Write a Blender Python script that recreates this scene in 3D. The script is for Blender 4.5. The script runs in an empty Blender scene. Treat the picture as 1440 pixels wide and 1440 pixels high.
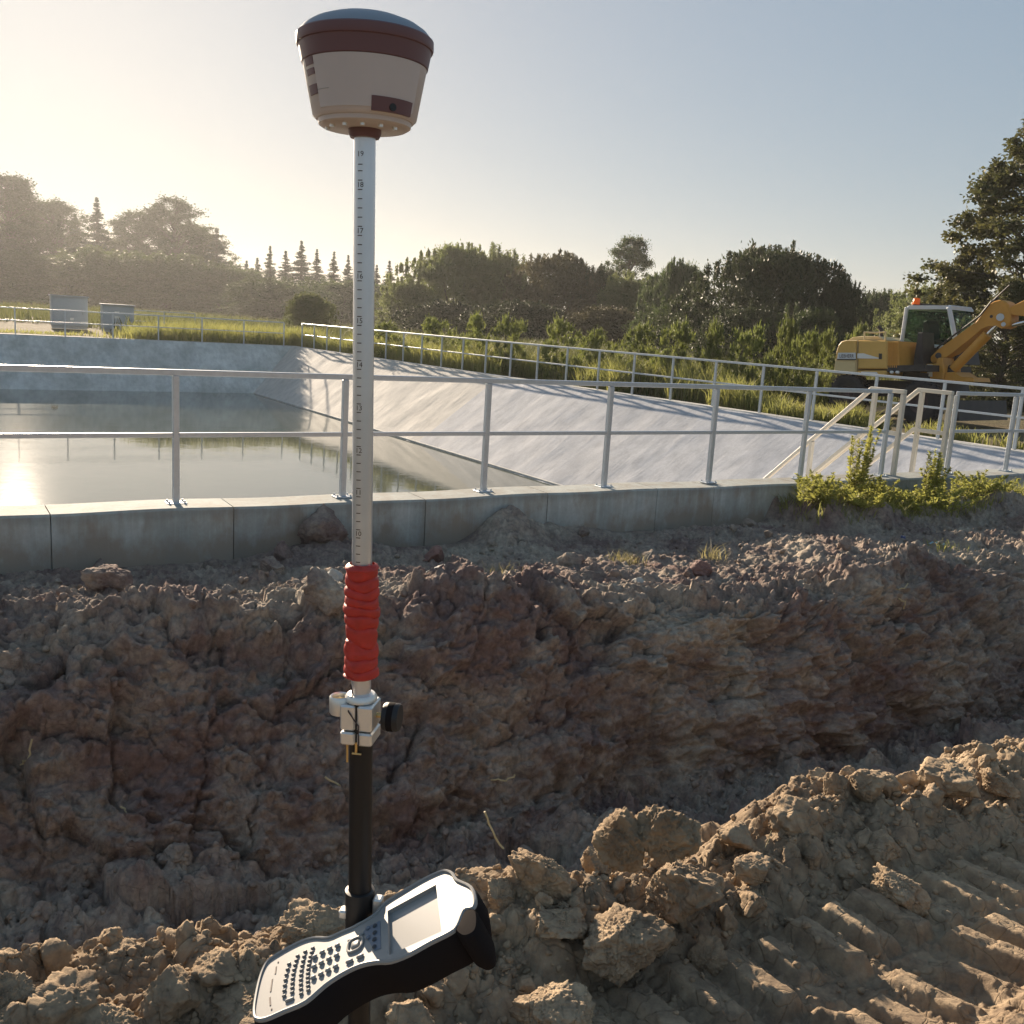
import bpy, bmesh, math, random
import numpy as np
from mathutils import Vector, Matrix
random.seed(7); RNG = np.random.default_rng(11)
SC = bpy.context.scene
COL = SC.collection
R = math.radians

# ------------------------------------------------------------------ camera
FPX = 1395.0                                   # focal length in photograph pixels (1440 wide)
PITCH, ROLL = R(10.7), R(3.5)
CAM = np.array([0.0, 0.0, 1.6])
_fw = np.array([0, math.cos(PITCH), -math.sin(PITCH)])
_u0 = np.array([0, math.sin(PITCH), math.cos(PITCH)])
_r0 = np.array([1.0, 0, 0])
_rt = _r0 * math.cos(ROLL) + _u0 * math.sin(ROLL)
_up = -_r0 * math.sin(ROLL) + _u0 * math.cos(ROLL)
cd = bpy.data.cameras.new('camera'); cam = bpy.data.objects.new('camera', cd); COL.objects.link(cam)
cd.sensor_width = 36; cd.lens = 36 * FPX / 1440; cd.clip_start = .05; cd.clip_end = 5000
m = Matrix.Identity(4)
for i in range(3):
    m[i][0], m[i][1], m[i][2], m[i][3] = _rt[i], _up[i], -_fw[i], CAM[i]
cam.matrix_world = m
SC.camera = cam

# ------------------------------------------------------------------ sky, sun, exposure
SUN_AZ, SUN_EL = R(-27.0), R(15.5)             # azimuth measured from +Y towards +X
wd = bpy.data.worlds.new('World'); SC.world = wd; wd.use_nodes = True
nt = wd.node_tree; nt.nodes.clear()
o_ = nt.nodes.new('ShaderNodeOutputWorld'); b_ = nt.nodes.new('ShaderNodeBackground')
sky = nt.nodes.new('ShaderNodeTexSky'); sky.sky_type = 'NISHITA'; sky.sun_disc = False
sky.sun_elevation = SUN_EL; sky.sun_rotation = SUN_AZ
sky.altitude = 100; sky.air_density = 1.0; sky.dust_density = 1.0; sky.ozone_density = 3.5
b_.inputs['Strength'].default_value = 0.12
gmn = nt.nodes.new('ShaderNodeGamma'); gmn.inputs['Gamma'].default_value = .28
nt.links.new(sky.outputs[0], gmn.inputs['Color']); hsn = nt.nodes.new('ShaderNodeHueSaturation'); hsn.inputs['Saturation'].default_value = 1.7
nt.links.new(gmn.outputs[0], hsn.inputs['Color']); nt.links.new(hsn.outputs[0], b_.inputs['Color']); nt.links.new(b_.outputs[0], o_.inputs['Surface'])
sd = bpy.data.lights.new('sun', 'SUN'); sd.energy = 5.0; sd.angle = R(0.6); sd.color = (1.0, .82, .62)
sun = bpy.data.objects.new('sun', sd); COL.objects.link(sun)
SV = Vector((math.sin(SUN_AZ) * math.cos(SUN_EL), math.cos(SUN_AZ) * math.cos(SUN_EL), math.sin(SUN_EL)))
sun.rotation_euler = SV.to_track_quat('Z', 'Y').to_euler()
vs = SC.view_settings; vs.view_transform = 'Standard'; vs.look = 'None'; vs.exposure = 1.42; vs.gamma = 1.0
SC.cycles.use_denoising = True
SC.cycles.max_bounces = 6; SC.cycles.diffuse_bounces = 3; SC.cycles.glossy_bounces = 3
SC.cycles.transmission_bounces = 4; SC.cycles.transparent_max_bounces = 6; SC.cycles.volume_bounces = 0

# ------------------------------------------------------------------ survey of the place
# the basin, trench and spoil heap run along the axes u (along the near wall) and v (away from the camera)
ANG = R(31.5)
UX = np.array([math.cos(ANG), math.sin(ANG), 0]); VX = np.array([-math.sin(ANG), math.cos(ANG), 0])
def W(u, v, z=0.0): return UX * u + VX * v + np.array([0, 0, z])
def ray(x, y): return _fw + _rt * (x - 720) / FPX + _up * (720 - y) / FPX
def at_z(x, y, z):
    d = ray(x, y); return CAM + d * ((z - CAM[2]) / d[2])
def at_y(x, y, Y):
    d = ray(x, y); return CAM + d * (Y / d[1])
def on_plane(x, y, P, N):
    d = ray(x, y); P = np.array(P); N = np.array(N); return CAM + d * (((P - CAM) @ N) / (d @ N))
def to_uv(P): return float(P @ UX), float(P @ VX)

# ------------------------------------------------------------------ noise
def _h(i, j, k, s):
    x = (i.astype(np.int64) * 374761393 + j.astype(np.int64) * 668265263 + k.astype(np.int64) * 2147483647 + s * 974634777) & 0xFFFFFFFF
    x = ((x ^ (x >> 13)) * 1274126177) & 0xFFFFFFFF
    x = ((x ^ (x >> 16)) * 2246822519) & 0xFFFFFFFF
    return ((x ^ (x >> 15)) & 0xFFFFFF) / 16777215.0
def vn3(P, s=0):
    F = np.floor(P); f = P - F; I = F.astype(np.int64); f = f * f * f * (f * (f * 6 - 15) + 10)
    r = 0
    for a in (0, 1):
        for b in (0, 1):
            for c in (0, 1):
                w = (f[..., 0] if a else 1 - f[..., 0]) * (f[..., 1] if b else 1 - f[..., 1]) * (f[..., 2] if c else 1 - f[..., 2])
                r = r + w * _h(I[..., 0] + a, I[..., 1] + b, I[..., 2] + c, s)
    return r * 2 - 1
def fbm(P, octv=4, s=0, gain=.5, lac=2.03):
    a, r, n = 1.0, 0, 0
    P = np.array(P, float)
    for k in range(octv):
        r = r + a * vn3(P, s + k * 17); n += a; a *= gain; P = P * lac + 3.7
    return r / n
def p2(a, b): return np.stack([a, b, np.zeros_like(a)], -1)
def lumps(A, B, cell, s, dens=.75, wa=.25):
    """angular clods half sunk in the soil: height of the highest one over each point"""
    wx = vn3(p2(A, B) / (cell * .45), s + 5) * cell * wa * .5; wy = vn3(p2(A, B) / (cell * .45) + 9.1, s + 6) * cell * wa * .5
    a = (A + wx) / cell; b = (B + wy) / cell
    ia = np.floor(a).astype(np.int64); ib = np.floor(b).astype(np.int64); z0 = np.zeros_like(ia)
    out = np.zeros_like(A)
    for da in (-1, 0, 1):
        for db in (-1, 0, 1):
            ca, cb = ia + da, ib + db
            h = [_h(ca, cb, z0 + q, s) for q in range(6)]
            dx = a - (ca + .15 + .7 * h[0]); dy = b - (cb + .15 + .7 * h[1])
            r = .30 + .38 * h[2]
            th = h[3] * 6.28
            q = dx * np.cos(th) + dy * np.sin(th); w = (-dx * np.sin(th) + dy * np.cos(th)) * (1 + .7 * h[4])
            d = np.sqrt(q * q + w * w)
            fac = np.maximum(np.maximum(np.abs(q), np.abs(w)), np.maximum(np.abs(q * .8 + w * .6), np.abs(q * .5 - w * .87)))
            d = .45 * d + .55 * fac
            hh = np.sqrt(np.clip(1 - (d / r) ** 2, 0, 1)) * r * (.45 + .5 * h[4])
            hh = np.where(h[5] < dens, hh, 0)
            out = np.maximum(out, hh)
    return out * cell
def plates(A, B, cell, s, tilt=.5, crev=.18, cw=.07):
    """fractured clay: every block sits at its own depth and tilt, with crevices between blocks"""
    wx = fbm(p2(A, B) / (cell * .8), 3, s + 5) * cell * .55; wy = fbm(p2(A, B) / (cell * .8) + 9.1, 3, s + 6) * cell * .55
    a = (A + wx) / cell; b = (B + wy) / cell; ia = np.floor(a).astype(np.int64); ib = np.floor(b).astype(np.int64); z0 = np.zeros_like(ia)
    f1 = np.full(A.shape, 9.0); f2 = f1.copy(); val = np.zeros_like(A)
    for da in (-1, 0, 1):
        for db in (-1, 0, 1):
            ca, cb = ia + da, ib + db; h = [_h(ca, cb, z0 + q, s) for q in range(5)]
            dx = a - (ca + h[0]); dy = b - (cb + h[1]); d = np.sqrt(dx * dx + dy * dy)
            v = (h[2] - .5) * 1.1 + (h[3] - .5) * dx * 2 * tilt + (h[4] - .5) * dy * 2 * tilt
            cl = d < f1; f2 = np.where(cl, f1, np.minimum(f2, d)); val = np.where(cl, v, val); f1 = np.minimum(f1, d)
    return (val - crev * np.exp(-((f2 - f1) / cw) ** 2)) * cell
def sstep(a, b, x):
    t = np.clip((x - a) / (b - a), 0, 1); return t * t * (3 - 2 * t)

# ------------------------------------------------------------------ building helpers
ORI = {}
def thing(name, label, cat, loc=(0, 0, 0), group=None):
    o = bpy.data.objects.new(name, None); COL.objects.link(o); o.location = tuple(loc); o.empty_display_size = .1
    o['label'] = label; o['category'] = cat
    if group: o['group'] = group
    ORI[o.name] = np.array(loc, float)
    return o
def tag(o, label, cat, group=None):
    o['label'] = label; o['category'] = cat
    if group: o['group'] = group
    return o
def attach(o, parent):
    if parent is not None:
        o.parent = parent; ORI[o.name] = ORI[parent.name]
def npmesh(name, V, F, smooth=False):
    me = bpy.data.meshes.new(name)
    V = np.ascontiguousarray(V, np.float32); F = np.ascontiguousarray(F, np.int32); k = F.shape[1]
    me.vertices.add(len(V)); me.vertices.foreach_set('co', V.ravel())
    me.loops.add(F.size); me.loops.foreach_set('vertex_index', F.ravel())
    me.polygons.add(len(F)); me.polygons.foreach_set('loop_start', np.arange(0, F.size, k, dtype=np.int32))
    me.polygons.foreach_set('loop_total', np.full(len(F), k, np.int32))
    if smooth: me.polygons.foreach_set('use_smooth', np.ones(len(F), bool))
    me.update(calc_edges=True); return me
def link(name, me, mat, parent=None, kind=None):
    o = bpy.data.objects.new(name, me); COL.objects.link(o)
    if mat is not None and not me.materials: me.materials.append(mat)
    if kind: o['kind'] = kind
    attach(o, parent); return o
class MB:
    """collects shapes (world coordinates) and links them as one mesh object"""
    def __init__(s): s.v, s.f = [], []
    def add(s, V, F):
        n = len(s.v); s.v += [tuple(map(float, p)) for p in V]; s.f += [tuple(i + n for i in q) for q in F]; return s
    def box(s, c, ax, ay, az, sx, sy, sz, bev=0.0):
        c, ax, ay, az = (np.array(q, float) for q in (c, ax, ay, az))
        hx, hy, hz = sx / 2, sy / 2, sz / 2
        if bev <= 0:
            V = [c + ax * hx * i + ay * hy * j + az * hz * k for k in (-1, 1) for j in (-1, 1) for i in (-1, 1)]
            return s.add(V, [(0, 2, 3, 1), (4, 5, 7, 6), (0, 1, 5, 4), (2, 6, 7, 3), (0, 4, 6, 2), (1, 3, 7, 5)])
        b = min(bev, hx * .95, hy * .95, hz * .95)
        rings = []
        for k, zz, ins in ((0, -hz, b), (1, -hz + b, 0), (2, hz - b, 0), (3, hz, b)):
            x, y = hx - ins, hy - ins; q = b if ins == 0 else b * .5
            pts = [(x - q, -y), (x, -y + q), (x, y - q), (x - q, y), (-x + q, y), (-x, y - q), (-x, -y + q), (-x + q, -y)]
            rings.append([c + ax * p[0] + ay * p[1] + az * zz for p in pts])
        V = [p for r in rings for p in r]; F = []
        for k in range(3):
            for i in range(8):
                j = (i + 1) % 8; F.append((k * 8 + i, k * 8 + j, k * 8 + 8 + j, k * 8 + 8 + i))
        F.append(tuple(range(7, -1, -1))); F.append(tuple(range(24, 32)))
        return s.add(V, F)
    def beam(s, p, q, w, h, bev=.004, upv=(0, 0, 1)):
        p, q = np.array(p, float), np.array(q, float); d = q - p; L = np.linalg.norm(d); d /= L
        upv = np.array(upv, float)
        if abs(d @ upv) > .98: upv = VX
        y = np.cross(upv, d); y /= np.linalg.norm(y); z = np.cross(d, y)
        return s.box((p + q) / 2, d, y, z, L, w, h, bev)
    def tube(s, pts, rad, seg=12, caps=True):
        pts = [np.array(p, float) for p in pts]; n = len(pts)
        if not hasattr(rad, '__len__'): rad = [rad] * n
        V = []; prev = None
        for i, p in enumerate(pts):
            t = pts[min(i + 1, n - 1)] - pts[max(i - 1, 0)]; t /= np.linalg.norm(t) + 1e-12
            if prev is None:
                a = np.array([0, 0, 1.0]) if abs(t[2]) < .9 else np.array([1.0, 0, 0])
                x = np.cross(a, t)
            else: x = prev - t * (prev @ t)
            x /= np.linalg.norm(x); prev = x; y = np.cross(t, x)
            for k in range(seg):
                th = 2 * math.pi * k / seg; V.append(p + (x * math.cos(th) + y * math.sin(th)) * rad[i])
        F = []
        for i in range(n - 1):
            for k in range(seg):
                j = (k + 1) % seg; F.append((i * seg + k, i * seg + j, i * seg + seg + j, i * seg + seg + k))
        if caps: F.append(tuple(range(seg - 1, -1, -1))); F.append(tuple(range((n - 1) * seg, n * seg)))
        return s.add(V, F)
    def lathe(s, prof, o, ax, ay, az, seg=48, a0=0, a1=2 * math.pi):
        o, ax, ay, az = (np.array(q, float) for q in (o, ax, ay, az)); full = abs(a1 - a0 - 2 * math.pi) < 1e-6
        n = seg if full else seg + 1; V = []
        for r, z in prof:
            for k in range(n):
                th = a0 + (a1 - a0) * k / seg; V.append(o + (ax * math.sin(th) - ay * math.cos(th)) * r + az * z)
        F = []
        for i in range(len(prof) - 1):
            for k in range(seg):
                j = (k + 1) % n if full else k + 1; F.append((i * n + k, i * n + j, i * n + n + j, i * n + n + k))
        return s.add(V, F)
    def prism(s, poly, n, t, bev=0.0):
        """closed 3D outline extruded by t along n"""
        poly = [np.array(p, float) for p in poly]; n = np.array(n, float); k = len(poly); c = sum(poly) / k
        if bev:
            lay = [[p + (c - p) / np.linalg.norm(c - p) * bev for p in poly], [p + n * bev for p in poly],
                   [p + n * (t - bev) for p in poly], [p + (c - p) / np.linalg.norm(c - p) * bev + n * t for p in poly]]
        else: lay = [poly, [p + n * t for p in poly]]
        V = [p for l in lay for p in l]; F = []
        for q in range(len(lay) - 1):
            for i in range(k):
                j = (i + 1) % k; F.append((q * k + i, q * k + j, q * k + k + j, q * k + k + i))
        F.append(tuple(range(k - 1, -1, -1))); F.append(tuple(range((len(lay) - 1) * k, len(lay) * k)))
        return s.add(V, F)
    def build(s, name, mat, parent=None, smooth=False, kind=None, fix=True):
        me = bpy.data.meshes.new(name)
        off = ORI[parent.name] if parent is not None else np.zeros(3)
        me.from_pydata([tuple(np.array(p) - off) for p in s.v], [], s.f)
        if fix:
            bm = bmesh.new(); bm.from_mesh(me); bmesh.ops.recalc_face_normals(bm, faces=bm.faces); bm.to_mesh(me); bm.free()
        if smooth:
            me.shade_smooth()
            me.set_sharp_from_angle(angle=R(38))
        me.update(); return link(name, me, mat, parent, kind)

# ------------------------------------------------------------------ materials
def mat(name, col, rough=.6, metal=0.0, var=0.0, vscale=8.0, bump=0.0, bscale=40.0, spec=.5, trans=0.0, col2=None, rand=0.0, stretch=None):
    m = bpy.data.materials.new(name); m.use_nodes = True; n = m.node_tree; p = n.nodes['Principled BSDF']
    p.inputs['Roughness'].default_value = rough; p.inputs['Metallic'].default_value = metal
    p.inputs['Specular IOR Level'].default_value = spec; p.inputs['Base Color'].default_value = (*col, 1)
    tc = n.nodes.new('ShaderNodeTexCoord'); src = tc.outputs['Object']
    if stretch:
        mp = n.nodes.new('ShaderNodeMapping'); mp.inputs['Scale'].default_value = stretch; n.links.new(src, mp.inputs[0]); src = mp.outputs[0]
    last = None
    if var > 0 or col2:
        nz = n.nodes.new('ShaderNodeTexNoise'); nz.inputs['Scale'].default_value = vscale; nz.inputs['Detail'].default_value = 8; nz.inputs['Roughness'].default_value = .65
        n.links.new(src, nz.inputs['Vector'])
        cr = n.nodes.new('ShaderNodeValToRGB'); cr.color_ramp.elements[0].position = .3; cr.color_ramp.elements[1].position = .72
        c2 = col2 or tuple(c * (1 - var) for c in col); c1 = col if col2 else tuple(min(1, c * (1 + var)) for c in col)
        cr.color_ramp.elements[0].color = (*c2, 1); cr.color_ramp.elements[1].color = (*c1, 1)
        n.links.new(nz.outputs['Fac'], cr.inputs[0]); last = cr.outputs[0]
        n.links.new(last, p.inputs['Base Color'])
    if rand > 0:
        oi = n.nodes.new('ShaderNodeObjectInfo'); mr = n.nodes.new('ShaderNodeMapRange')
        mr.inputs['To Min'].default_value = 1 - rand; mr.inputs['To Max'].default_value = 1 + rand
        n.links.new(oi.outputs['Random'], mr.inputs['Value'])
        hs = n.nodes.new('ShaderNodeHueSaturation'); n.links.new(mr.outputs[0], hs.inputs['Value'])
        if last is not None: n.links.new(last, hs.inputs['Color'])
        else: hs.inputs['Color'].default_value = (*col, 1)
        n.links.new(hs.outputs[0], p.inputs['Base Color']); last = hs.outputs[0]
    if bump > 0:
        nb = n.nodes.new('ShaderNodeTexNoise'); nb.inputs['Scale'].default_value = bscale; nb.inputs['Detail'].default_value = 6; nb.inputs['Roughness'].default_value = .7
        n.links.new(src, nb.inputs['Vector'])
        bp = n.nodes.new('ShaderNodeBump'); bp.inputs['Strength'].default_value = bump; bp.inputs['Distance'].default_value = 1.0 / bscale
        n.links.new(nb.outputs['Fac'], bp.inputs['Height']); n.links.new(bp.outputs[0], p.inputs['Normal'])
    if trans > 0:
        tr = n.nodes.new('ShaderNodeBsdfTranslucent'); mx = n.nodes.new('ShaderNodeMixShader'); mx.inputs[0].default_value = trans
        if last is not None: n.links.new(last, tr.inputs['Color'])
        else: tr.inputs['Color'].default_value = (*[min(1, c * 1.2) for c in col], 1)
        out = n.nodes['Material Output']
        n.links.new(p.outputs[0], mx.inputs[1]); n.links.new(tr.outputs[0], mx.inputs[2]); n.links.new(mx.outputs[0], out.inputs['Surface'])
    return m
def leafmat(name, c1, c2, trans=.38, scale=.8):
    return mat(name, c1, .55, spec=.3, col2=c2, vscale=scale, rand=.18, trans=trans)
def dirtmat(name, dry, damp, sc=1.0):
    m = bpy.data.materials.new(name); m.use_nodes = True; n = m.node_tree; p = n.nodes['Principled BSDF']
    p.inputs['Roughness'].default_value = .95; p.inputs['Specular IOR Level'].default_value = .12
    g = n.nodes.new('ShaderNodeNewGeometry')
    def noise(s, d=8, r=.65):
        q = n.nodes.new('ShaderNodeTexNoise'); q.inputs['Scale'].default_value = s * sc; q.inputs['Detail'].default_value = d; q.inputs['Roughness'].default_value = r
        n.links.new(g.outputs['Position'], q.inputs['Vector']); return q.outputs['Fac']
    cr = n.nodes.new('ShaderNodeValToRGB'); e = cr.color_ramp.elements
    e[0].position = .33; e[0].color = (*damp, 1); e[1].position = .68; e[1].color = (*dry, 1)
    wv = n.nodes.new('ShaderNodeMath'); wv.operation = 'ADD'; wv.use_clamp = True; w2 = n.nodes.new('ShaderNodeMath'); w2.operation = 'MULTIPLY_ADD'; w2.inputs[1].default_value = .9; w2.inputs[2].default_value = -.45
    n.links.new(noise(.75, 4, .5), w2.inputs[0]); n.links.new(w2.outputs[0], wv.inputs[0]); n.links.new(noise(2.6), wv.inputs[1]); n.links.new(wv.outputs[0], cr.inputs[0])
    cr2 = n.nodes.new('ShaderNodeValToRGB'); e = cr2.color_ramp.elements
    e[0].position = .35; e[0].color = (.62, .6, .6, 1); e[1].position = .7; e[1].color = (1.25, 1.22, 1.15, 1)
    n.links.new(noise(22, 6), cr2.inputs[0])
    mx = n.nodes.new('ShaderNodeMixRGB'); mx.blend_type = 'MULTIPLY'; mx.inputs[0].default_value = .85
    n.links.new(cr.outputs[0], mx.inputs[1]); n.links.new(cr2.outputs[0], mx.inputs[2]); n.links.new(mx.outputs[0], p.inputs['Base Color'])
    b1 = n.nodes.new('ShaderNodeBump'); b1.inputs['Strength'].default_value = .8; b1.inputs['Distance'].default_value = .012
    n.links.new(noise(70, 8, .75), b1.inputs['Height'])
    vo = n.nodes.new('ShaderNodeTexVoronoi'); vo.feature = 'DISTANCE_TO_EDGE'; vo.inputs['Scale'].default_value = 9 * sc
    wn = n.nodes.new('ShaderNodeVectorMath'); wn.operation = 'ADD'; nn = n.nodes.new('ShaderNodeTexNoise'); nn.inputs['Scale'].default_value = 6 * sc
    sc_ = n.nodes.new('ShaderNodeVectorMath'); sc_.operation = 'SCALE'; sc_.inputs['Scale'].default_value = .22
    n.links.new(g.outputs['Position'], nn.inputs['Vector']); n.links.new(nn.outputs['Color'], sc_.inputs[0])
    n.links.new(g.outputs['Position'], wn.inputs[0]); n.links.new(sc_.outputs[0], wn.inputs[1]); n.links.new(wn.outputs[0], vo.inputs['Vector'])
    cm = n.nodes.new('ShaderNodeMapRange'); cm.inputs['From Max'].default_value = .035; n.links.new(vo.outputs['Distance'], cm.inputs['Value'])
    b2 = n.nodes.new('ShaderNodeBump'); b2.inputs['Strength'].default_value = .55; b2.inputs['Distance'].default_value = .015
    n.links.new(cm.outputs[0], b2.inputs['Height']); n.links.new(b1.outputs[0], b2.inputs['Normal']); n.links.new(b2.outputs[0], p.inputs['Normal'])
    return m
def concrete(name, col, stain, sc=1.0, lines=0.0, rand=.06, mud=None):
    m = bpy.data.materials.new(name); m.use_nodes = True; n = m.node_tree; p = n.nodes['Principled BSDF']
    p.inputs['Roughness'].default_value = .85; p.inputs['Specular IOR Level'].default_value = .25
    g = n.nodes.new('ShaderNodeNewGeometry')
    rot = n.nodes.new('ShaderNodeVectorRotate'); rot.rotation_type = 'Z_AXIS'; rot.inputs['Angle'].default_value = -ANG
    n.links.new(g.outputs['Position'], rot.inputs['Vector'])
    def noise(s, stretch=(1, 1, 1), d=8, r=.6):
        mp = n.nodes.new('ShaderNodeMapping'); mp.inputs['Scale'].default_value = stretch; n.links.new(rot.outputs[0], mp.inputs[0])
        q = n.nodes.new('ShaderNodeTexNoise'); q.inputs['Scale'].default_value = s * sc; q.inputs['Detail'].default_value = d; q.inputs['Roughness'].default_value = r
        n.links.new(mp.outputs[0], q.inputs['Vector']); return q.outputs['Fac']
    def ramp(f, a, b, c0, c1):
        cr = n.nodes.new('ShaderNodeValToRGB'); e = cr.color_ramp.elements; e[0].position = a; e[0].color = (*c0, 1); e[1].position = b; e[1].color = (*c1, 1)
        n.links.new(f, cr.inputs[0]); return cr.outputs[0]
    base = ramp(noise(1.1), .3, .65, stain, col)
    drip = ramp(noise(2.2, (2.5, 2.5, .25)), .32, .6, (.72, .73, .74), (1.06, 1.06, 1.05))
    fine = ramp(noise(30, d=5), .3, .7, (.9, .9, .9), (1.08, 1.08, 1.08))
    c = base
    for q, f in ((drip, .7), (fine, .8)):
        mx = n.nodes.new('ShaderNodeMixRGB'); mx.blend_type = 'MULTIPLY'; mx.inputs[0].default_value = f
        n.links.new(c, mx.inputs[1]); n.links.new(q, mx.inputs[2]); c = mx.outputs[0]
    if mud:                                             # dried mud splashed up from the soil, and a grimy formwork band
        sx = n.nodes.new('ShaderNodeSeparateXYZ'); n.links.new(g.outputs['Position'], sx.inputs[0])
        for (fz, lo, hi, ns, st, colr, amt) in ((1, -.30, -.62, 3.5, (1, 1, .6), mud, .85), (1, -.10, -.20, 1.3, (1, 1, .3), tuple(q * .62 for q in stain), .55), (1, -.05, -.50, 6.0, (3, 3, .12), (.20, .13, .08), .22)):
            ml = n.nodes.new('ShaderNodeMapRange'); ml.inputs['From Min'].default_value = lo; ml.inputs['From Max'].default_value = hi; n.links.new(sx.outputs['Z'], ml.inputs['Value'])
            r_ = n.nodes.new('ShaderNodeMapRange'); r_.inputs['From Min'].default_value = .46; r_.inputs['From Max'].default_value = .66
            if lo > -.15 and hi > -.3: ml.inputs['From Min'].default_value = hi; ml.inputs['From Max'].default_value = lo
            ad = n.nodes.new('ShaderNodeMath'); ad.operation = 'MULTIPLY_ADD'; ad.inputs[1].default_value = .28; n.links.new(ml.outputs[0], ad.inputs[0]); n.links.new(noise(ns, st), ad.inputs[2])
            n.links.new(ad.outputs[0], r_.inputs['Value']); am = n.nodes.new('ShaderNodeMath'); am.operation = 'MULTIPLY'; am.inputs[1].default_value = amt; n.links.new(r_.outputs[0], am.inputs[0])
            mm_ = n.nodes.new('ShaderNodeMixRGB'); n.links.new(am.outputs[0], mm_.inputs[0]); n.links.new(c, mm_.inputs[1]); mm_.inputs[2].default_value = (*colr, 1); c = mm_.outputs[0]
    oi = n.nodes.new('ShaderNodeObjectInfo'); mr = n.nodes.new('ShaderNodeMapRange'); mr.inputs['To Min'].default_value = 1 - rand; mr.inputs['To Max'].default_value = 1 + rand
    n.links.new(oi.outputs['Random'], mr.inputs['Value']); hs = n.nodes.new('ShaderNodeHueSaturation'); n.links.new(mr.outputs[0], hs.inputs['Value']); n.links.new(c, hs.inputs['Color'])
    n.links.new(hs.outputs[0], p.inputs['Base Color'])
    b = n.nodes.new('ShaderNodeBump'); b.inputs['Strength'].default_value = .35; b.inputs['Distance'].default_value = .01; n.links.new(noise(45, d=6), b.inputs['Height'])
    if lines:
        b2 = n.nodes.new('ShaderNodeBump'); b2.inputs['Strength'].default_value = lines; b2.inputs['Distance'].default_value = .05
        n.links.new(noise(2.4, (.5, 2.6, .5), 7, .7), b2.inputs['Height']); n.links.new(b2.outputs[0], b.inputs['Normal'])
    n.links.new(b.outputs[0], p.inputs['Normal']); return m

M = {}
M['dirt'] = dirtmat('spoil_clay', (.46, .36, .25), (.29, .22, .155))
M['bank'] = dirtmat('bank_clay', (.41, .36, .295), (.22, .158, .143))
M['clod'] = dirtmat('clod_clay', (.50, .39, .27), (.34, .255, .175))
M['wall'] = concrete('wall_concrete', (.58, .61, .595), (.36, .39, .375))
M['wallp'] = concrete('wall_panel_concrete', (.58, .61, .59), (.38, .41, .39), 1.0, 0.0, .10, (.33, .27, .21))
M['slopeA'] = concrete('slope_concrete', (.50, .475, .44), (.43, .41, .38), .6, .35)
M['slopeB'] = concrete('slope_concrete_bluish', (.45, .465, .50), (.385, .40, .435), .6, .25)  # same concrete in a bluer grey tone
M['lip'] = concrete('concrete_lip', (.55, .54, .51), (.45, .44, .42))
M['galv'] = mat('galvanised_steel', (.50, .54, .58), .42, .55, var=.08, vscale=20, bump=.05)
M['cream'] = mat('cream_paint', (.62, .57, .48), .5, var=.05, vscale=15)
M['alu'] = mat('aluminium', (.72, .73, .76), .34, .75, var=.04, vscale=30)
M['alu2'] = mat('machined_aluminium', (.80, .78, .74), .38, .7, bump=.03, bscale=200)
M['brass'] = mat('brass', (.70, .50, .22), .35, .9)
M['black'] = mat('black_carbon', (.012, .011, .012), .42, spec=.4)
M['blackp'] = mat('black_plastic', (.02, .018, .018), .5, bump=.05, bscale=300)
M['rubber'] = mat('black_rubber', (.018, .015, .015), .9, spec=.06, bump=.1, bscale=250)
M['ink'] = mat('scale_ink', (.06, .035, .03), .6)
M['red'] = mat('red_wrap', (.52, .035, .022), .55, var=.18, vscale=60, bump=.15, bscale=120)
M['cream_p'] = mat('receiver_cream', (.56, .50, .48), .42, spec=.4, var=.03, vscale=10)
M['dark_p'] = mat('receiver_burgundy', (.15, .078, .085), .45, spec=.4)
M['dome_p'] = mat('receiver_dome', (.26, .30, .35), .5, spec=.3)
M['ctrl'] = mat('controller_face', (.29, .285, .275), .45, spec=.45, var=.02, vscale=30)
M['ctrlb'] = mat('controller_blue', (.16, .19, .24), .5)  # bluish grey for the neck patch and two keys
M['keyg'] = mat('controller_key', (.27, .265, .255), .5)
M['keyd'] = mat('controller_dark_key', (.05, .055, .065), .5)
M['keym'] = mat('controller_letter_key', (.18, .175, .17), .5)
M['screen'] = mat('controller_screen', (.33, .325, .315), .22, spec=.5)
# ------------------------------------------------------------------ ground
def mkgrid(uu, vv):
    nu, nv = len(uu), len(vv); i = np.arange(nu - 1)[:, None] * nv + np.arange(nv - 1)[None, :]
    return np.stack([i, i + nv, i + nv + 1, i + 1], -1).reshape(-1, 4)
def dens(a, b, c, d, fine, coarse):
    return np.concatenate([np.linspace(a, b, max(2, int((b - a) / coarse)), endpoint=False), np.arange(b, c, fine), np.linspace(c, d, max(2, int((d - c) / coarse)))])
RIM_Z = -.10; WATER = -2.25
V_FRONT, V_BACK, V_POST = 8.45, 8.85, 8.70
def u_rim(v): return 15.94 + (47.4 - v) * .0258
V_FAR = 47.4; U_LEFT = -22.0

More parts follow.
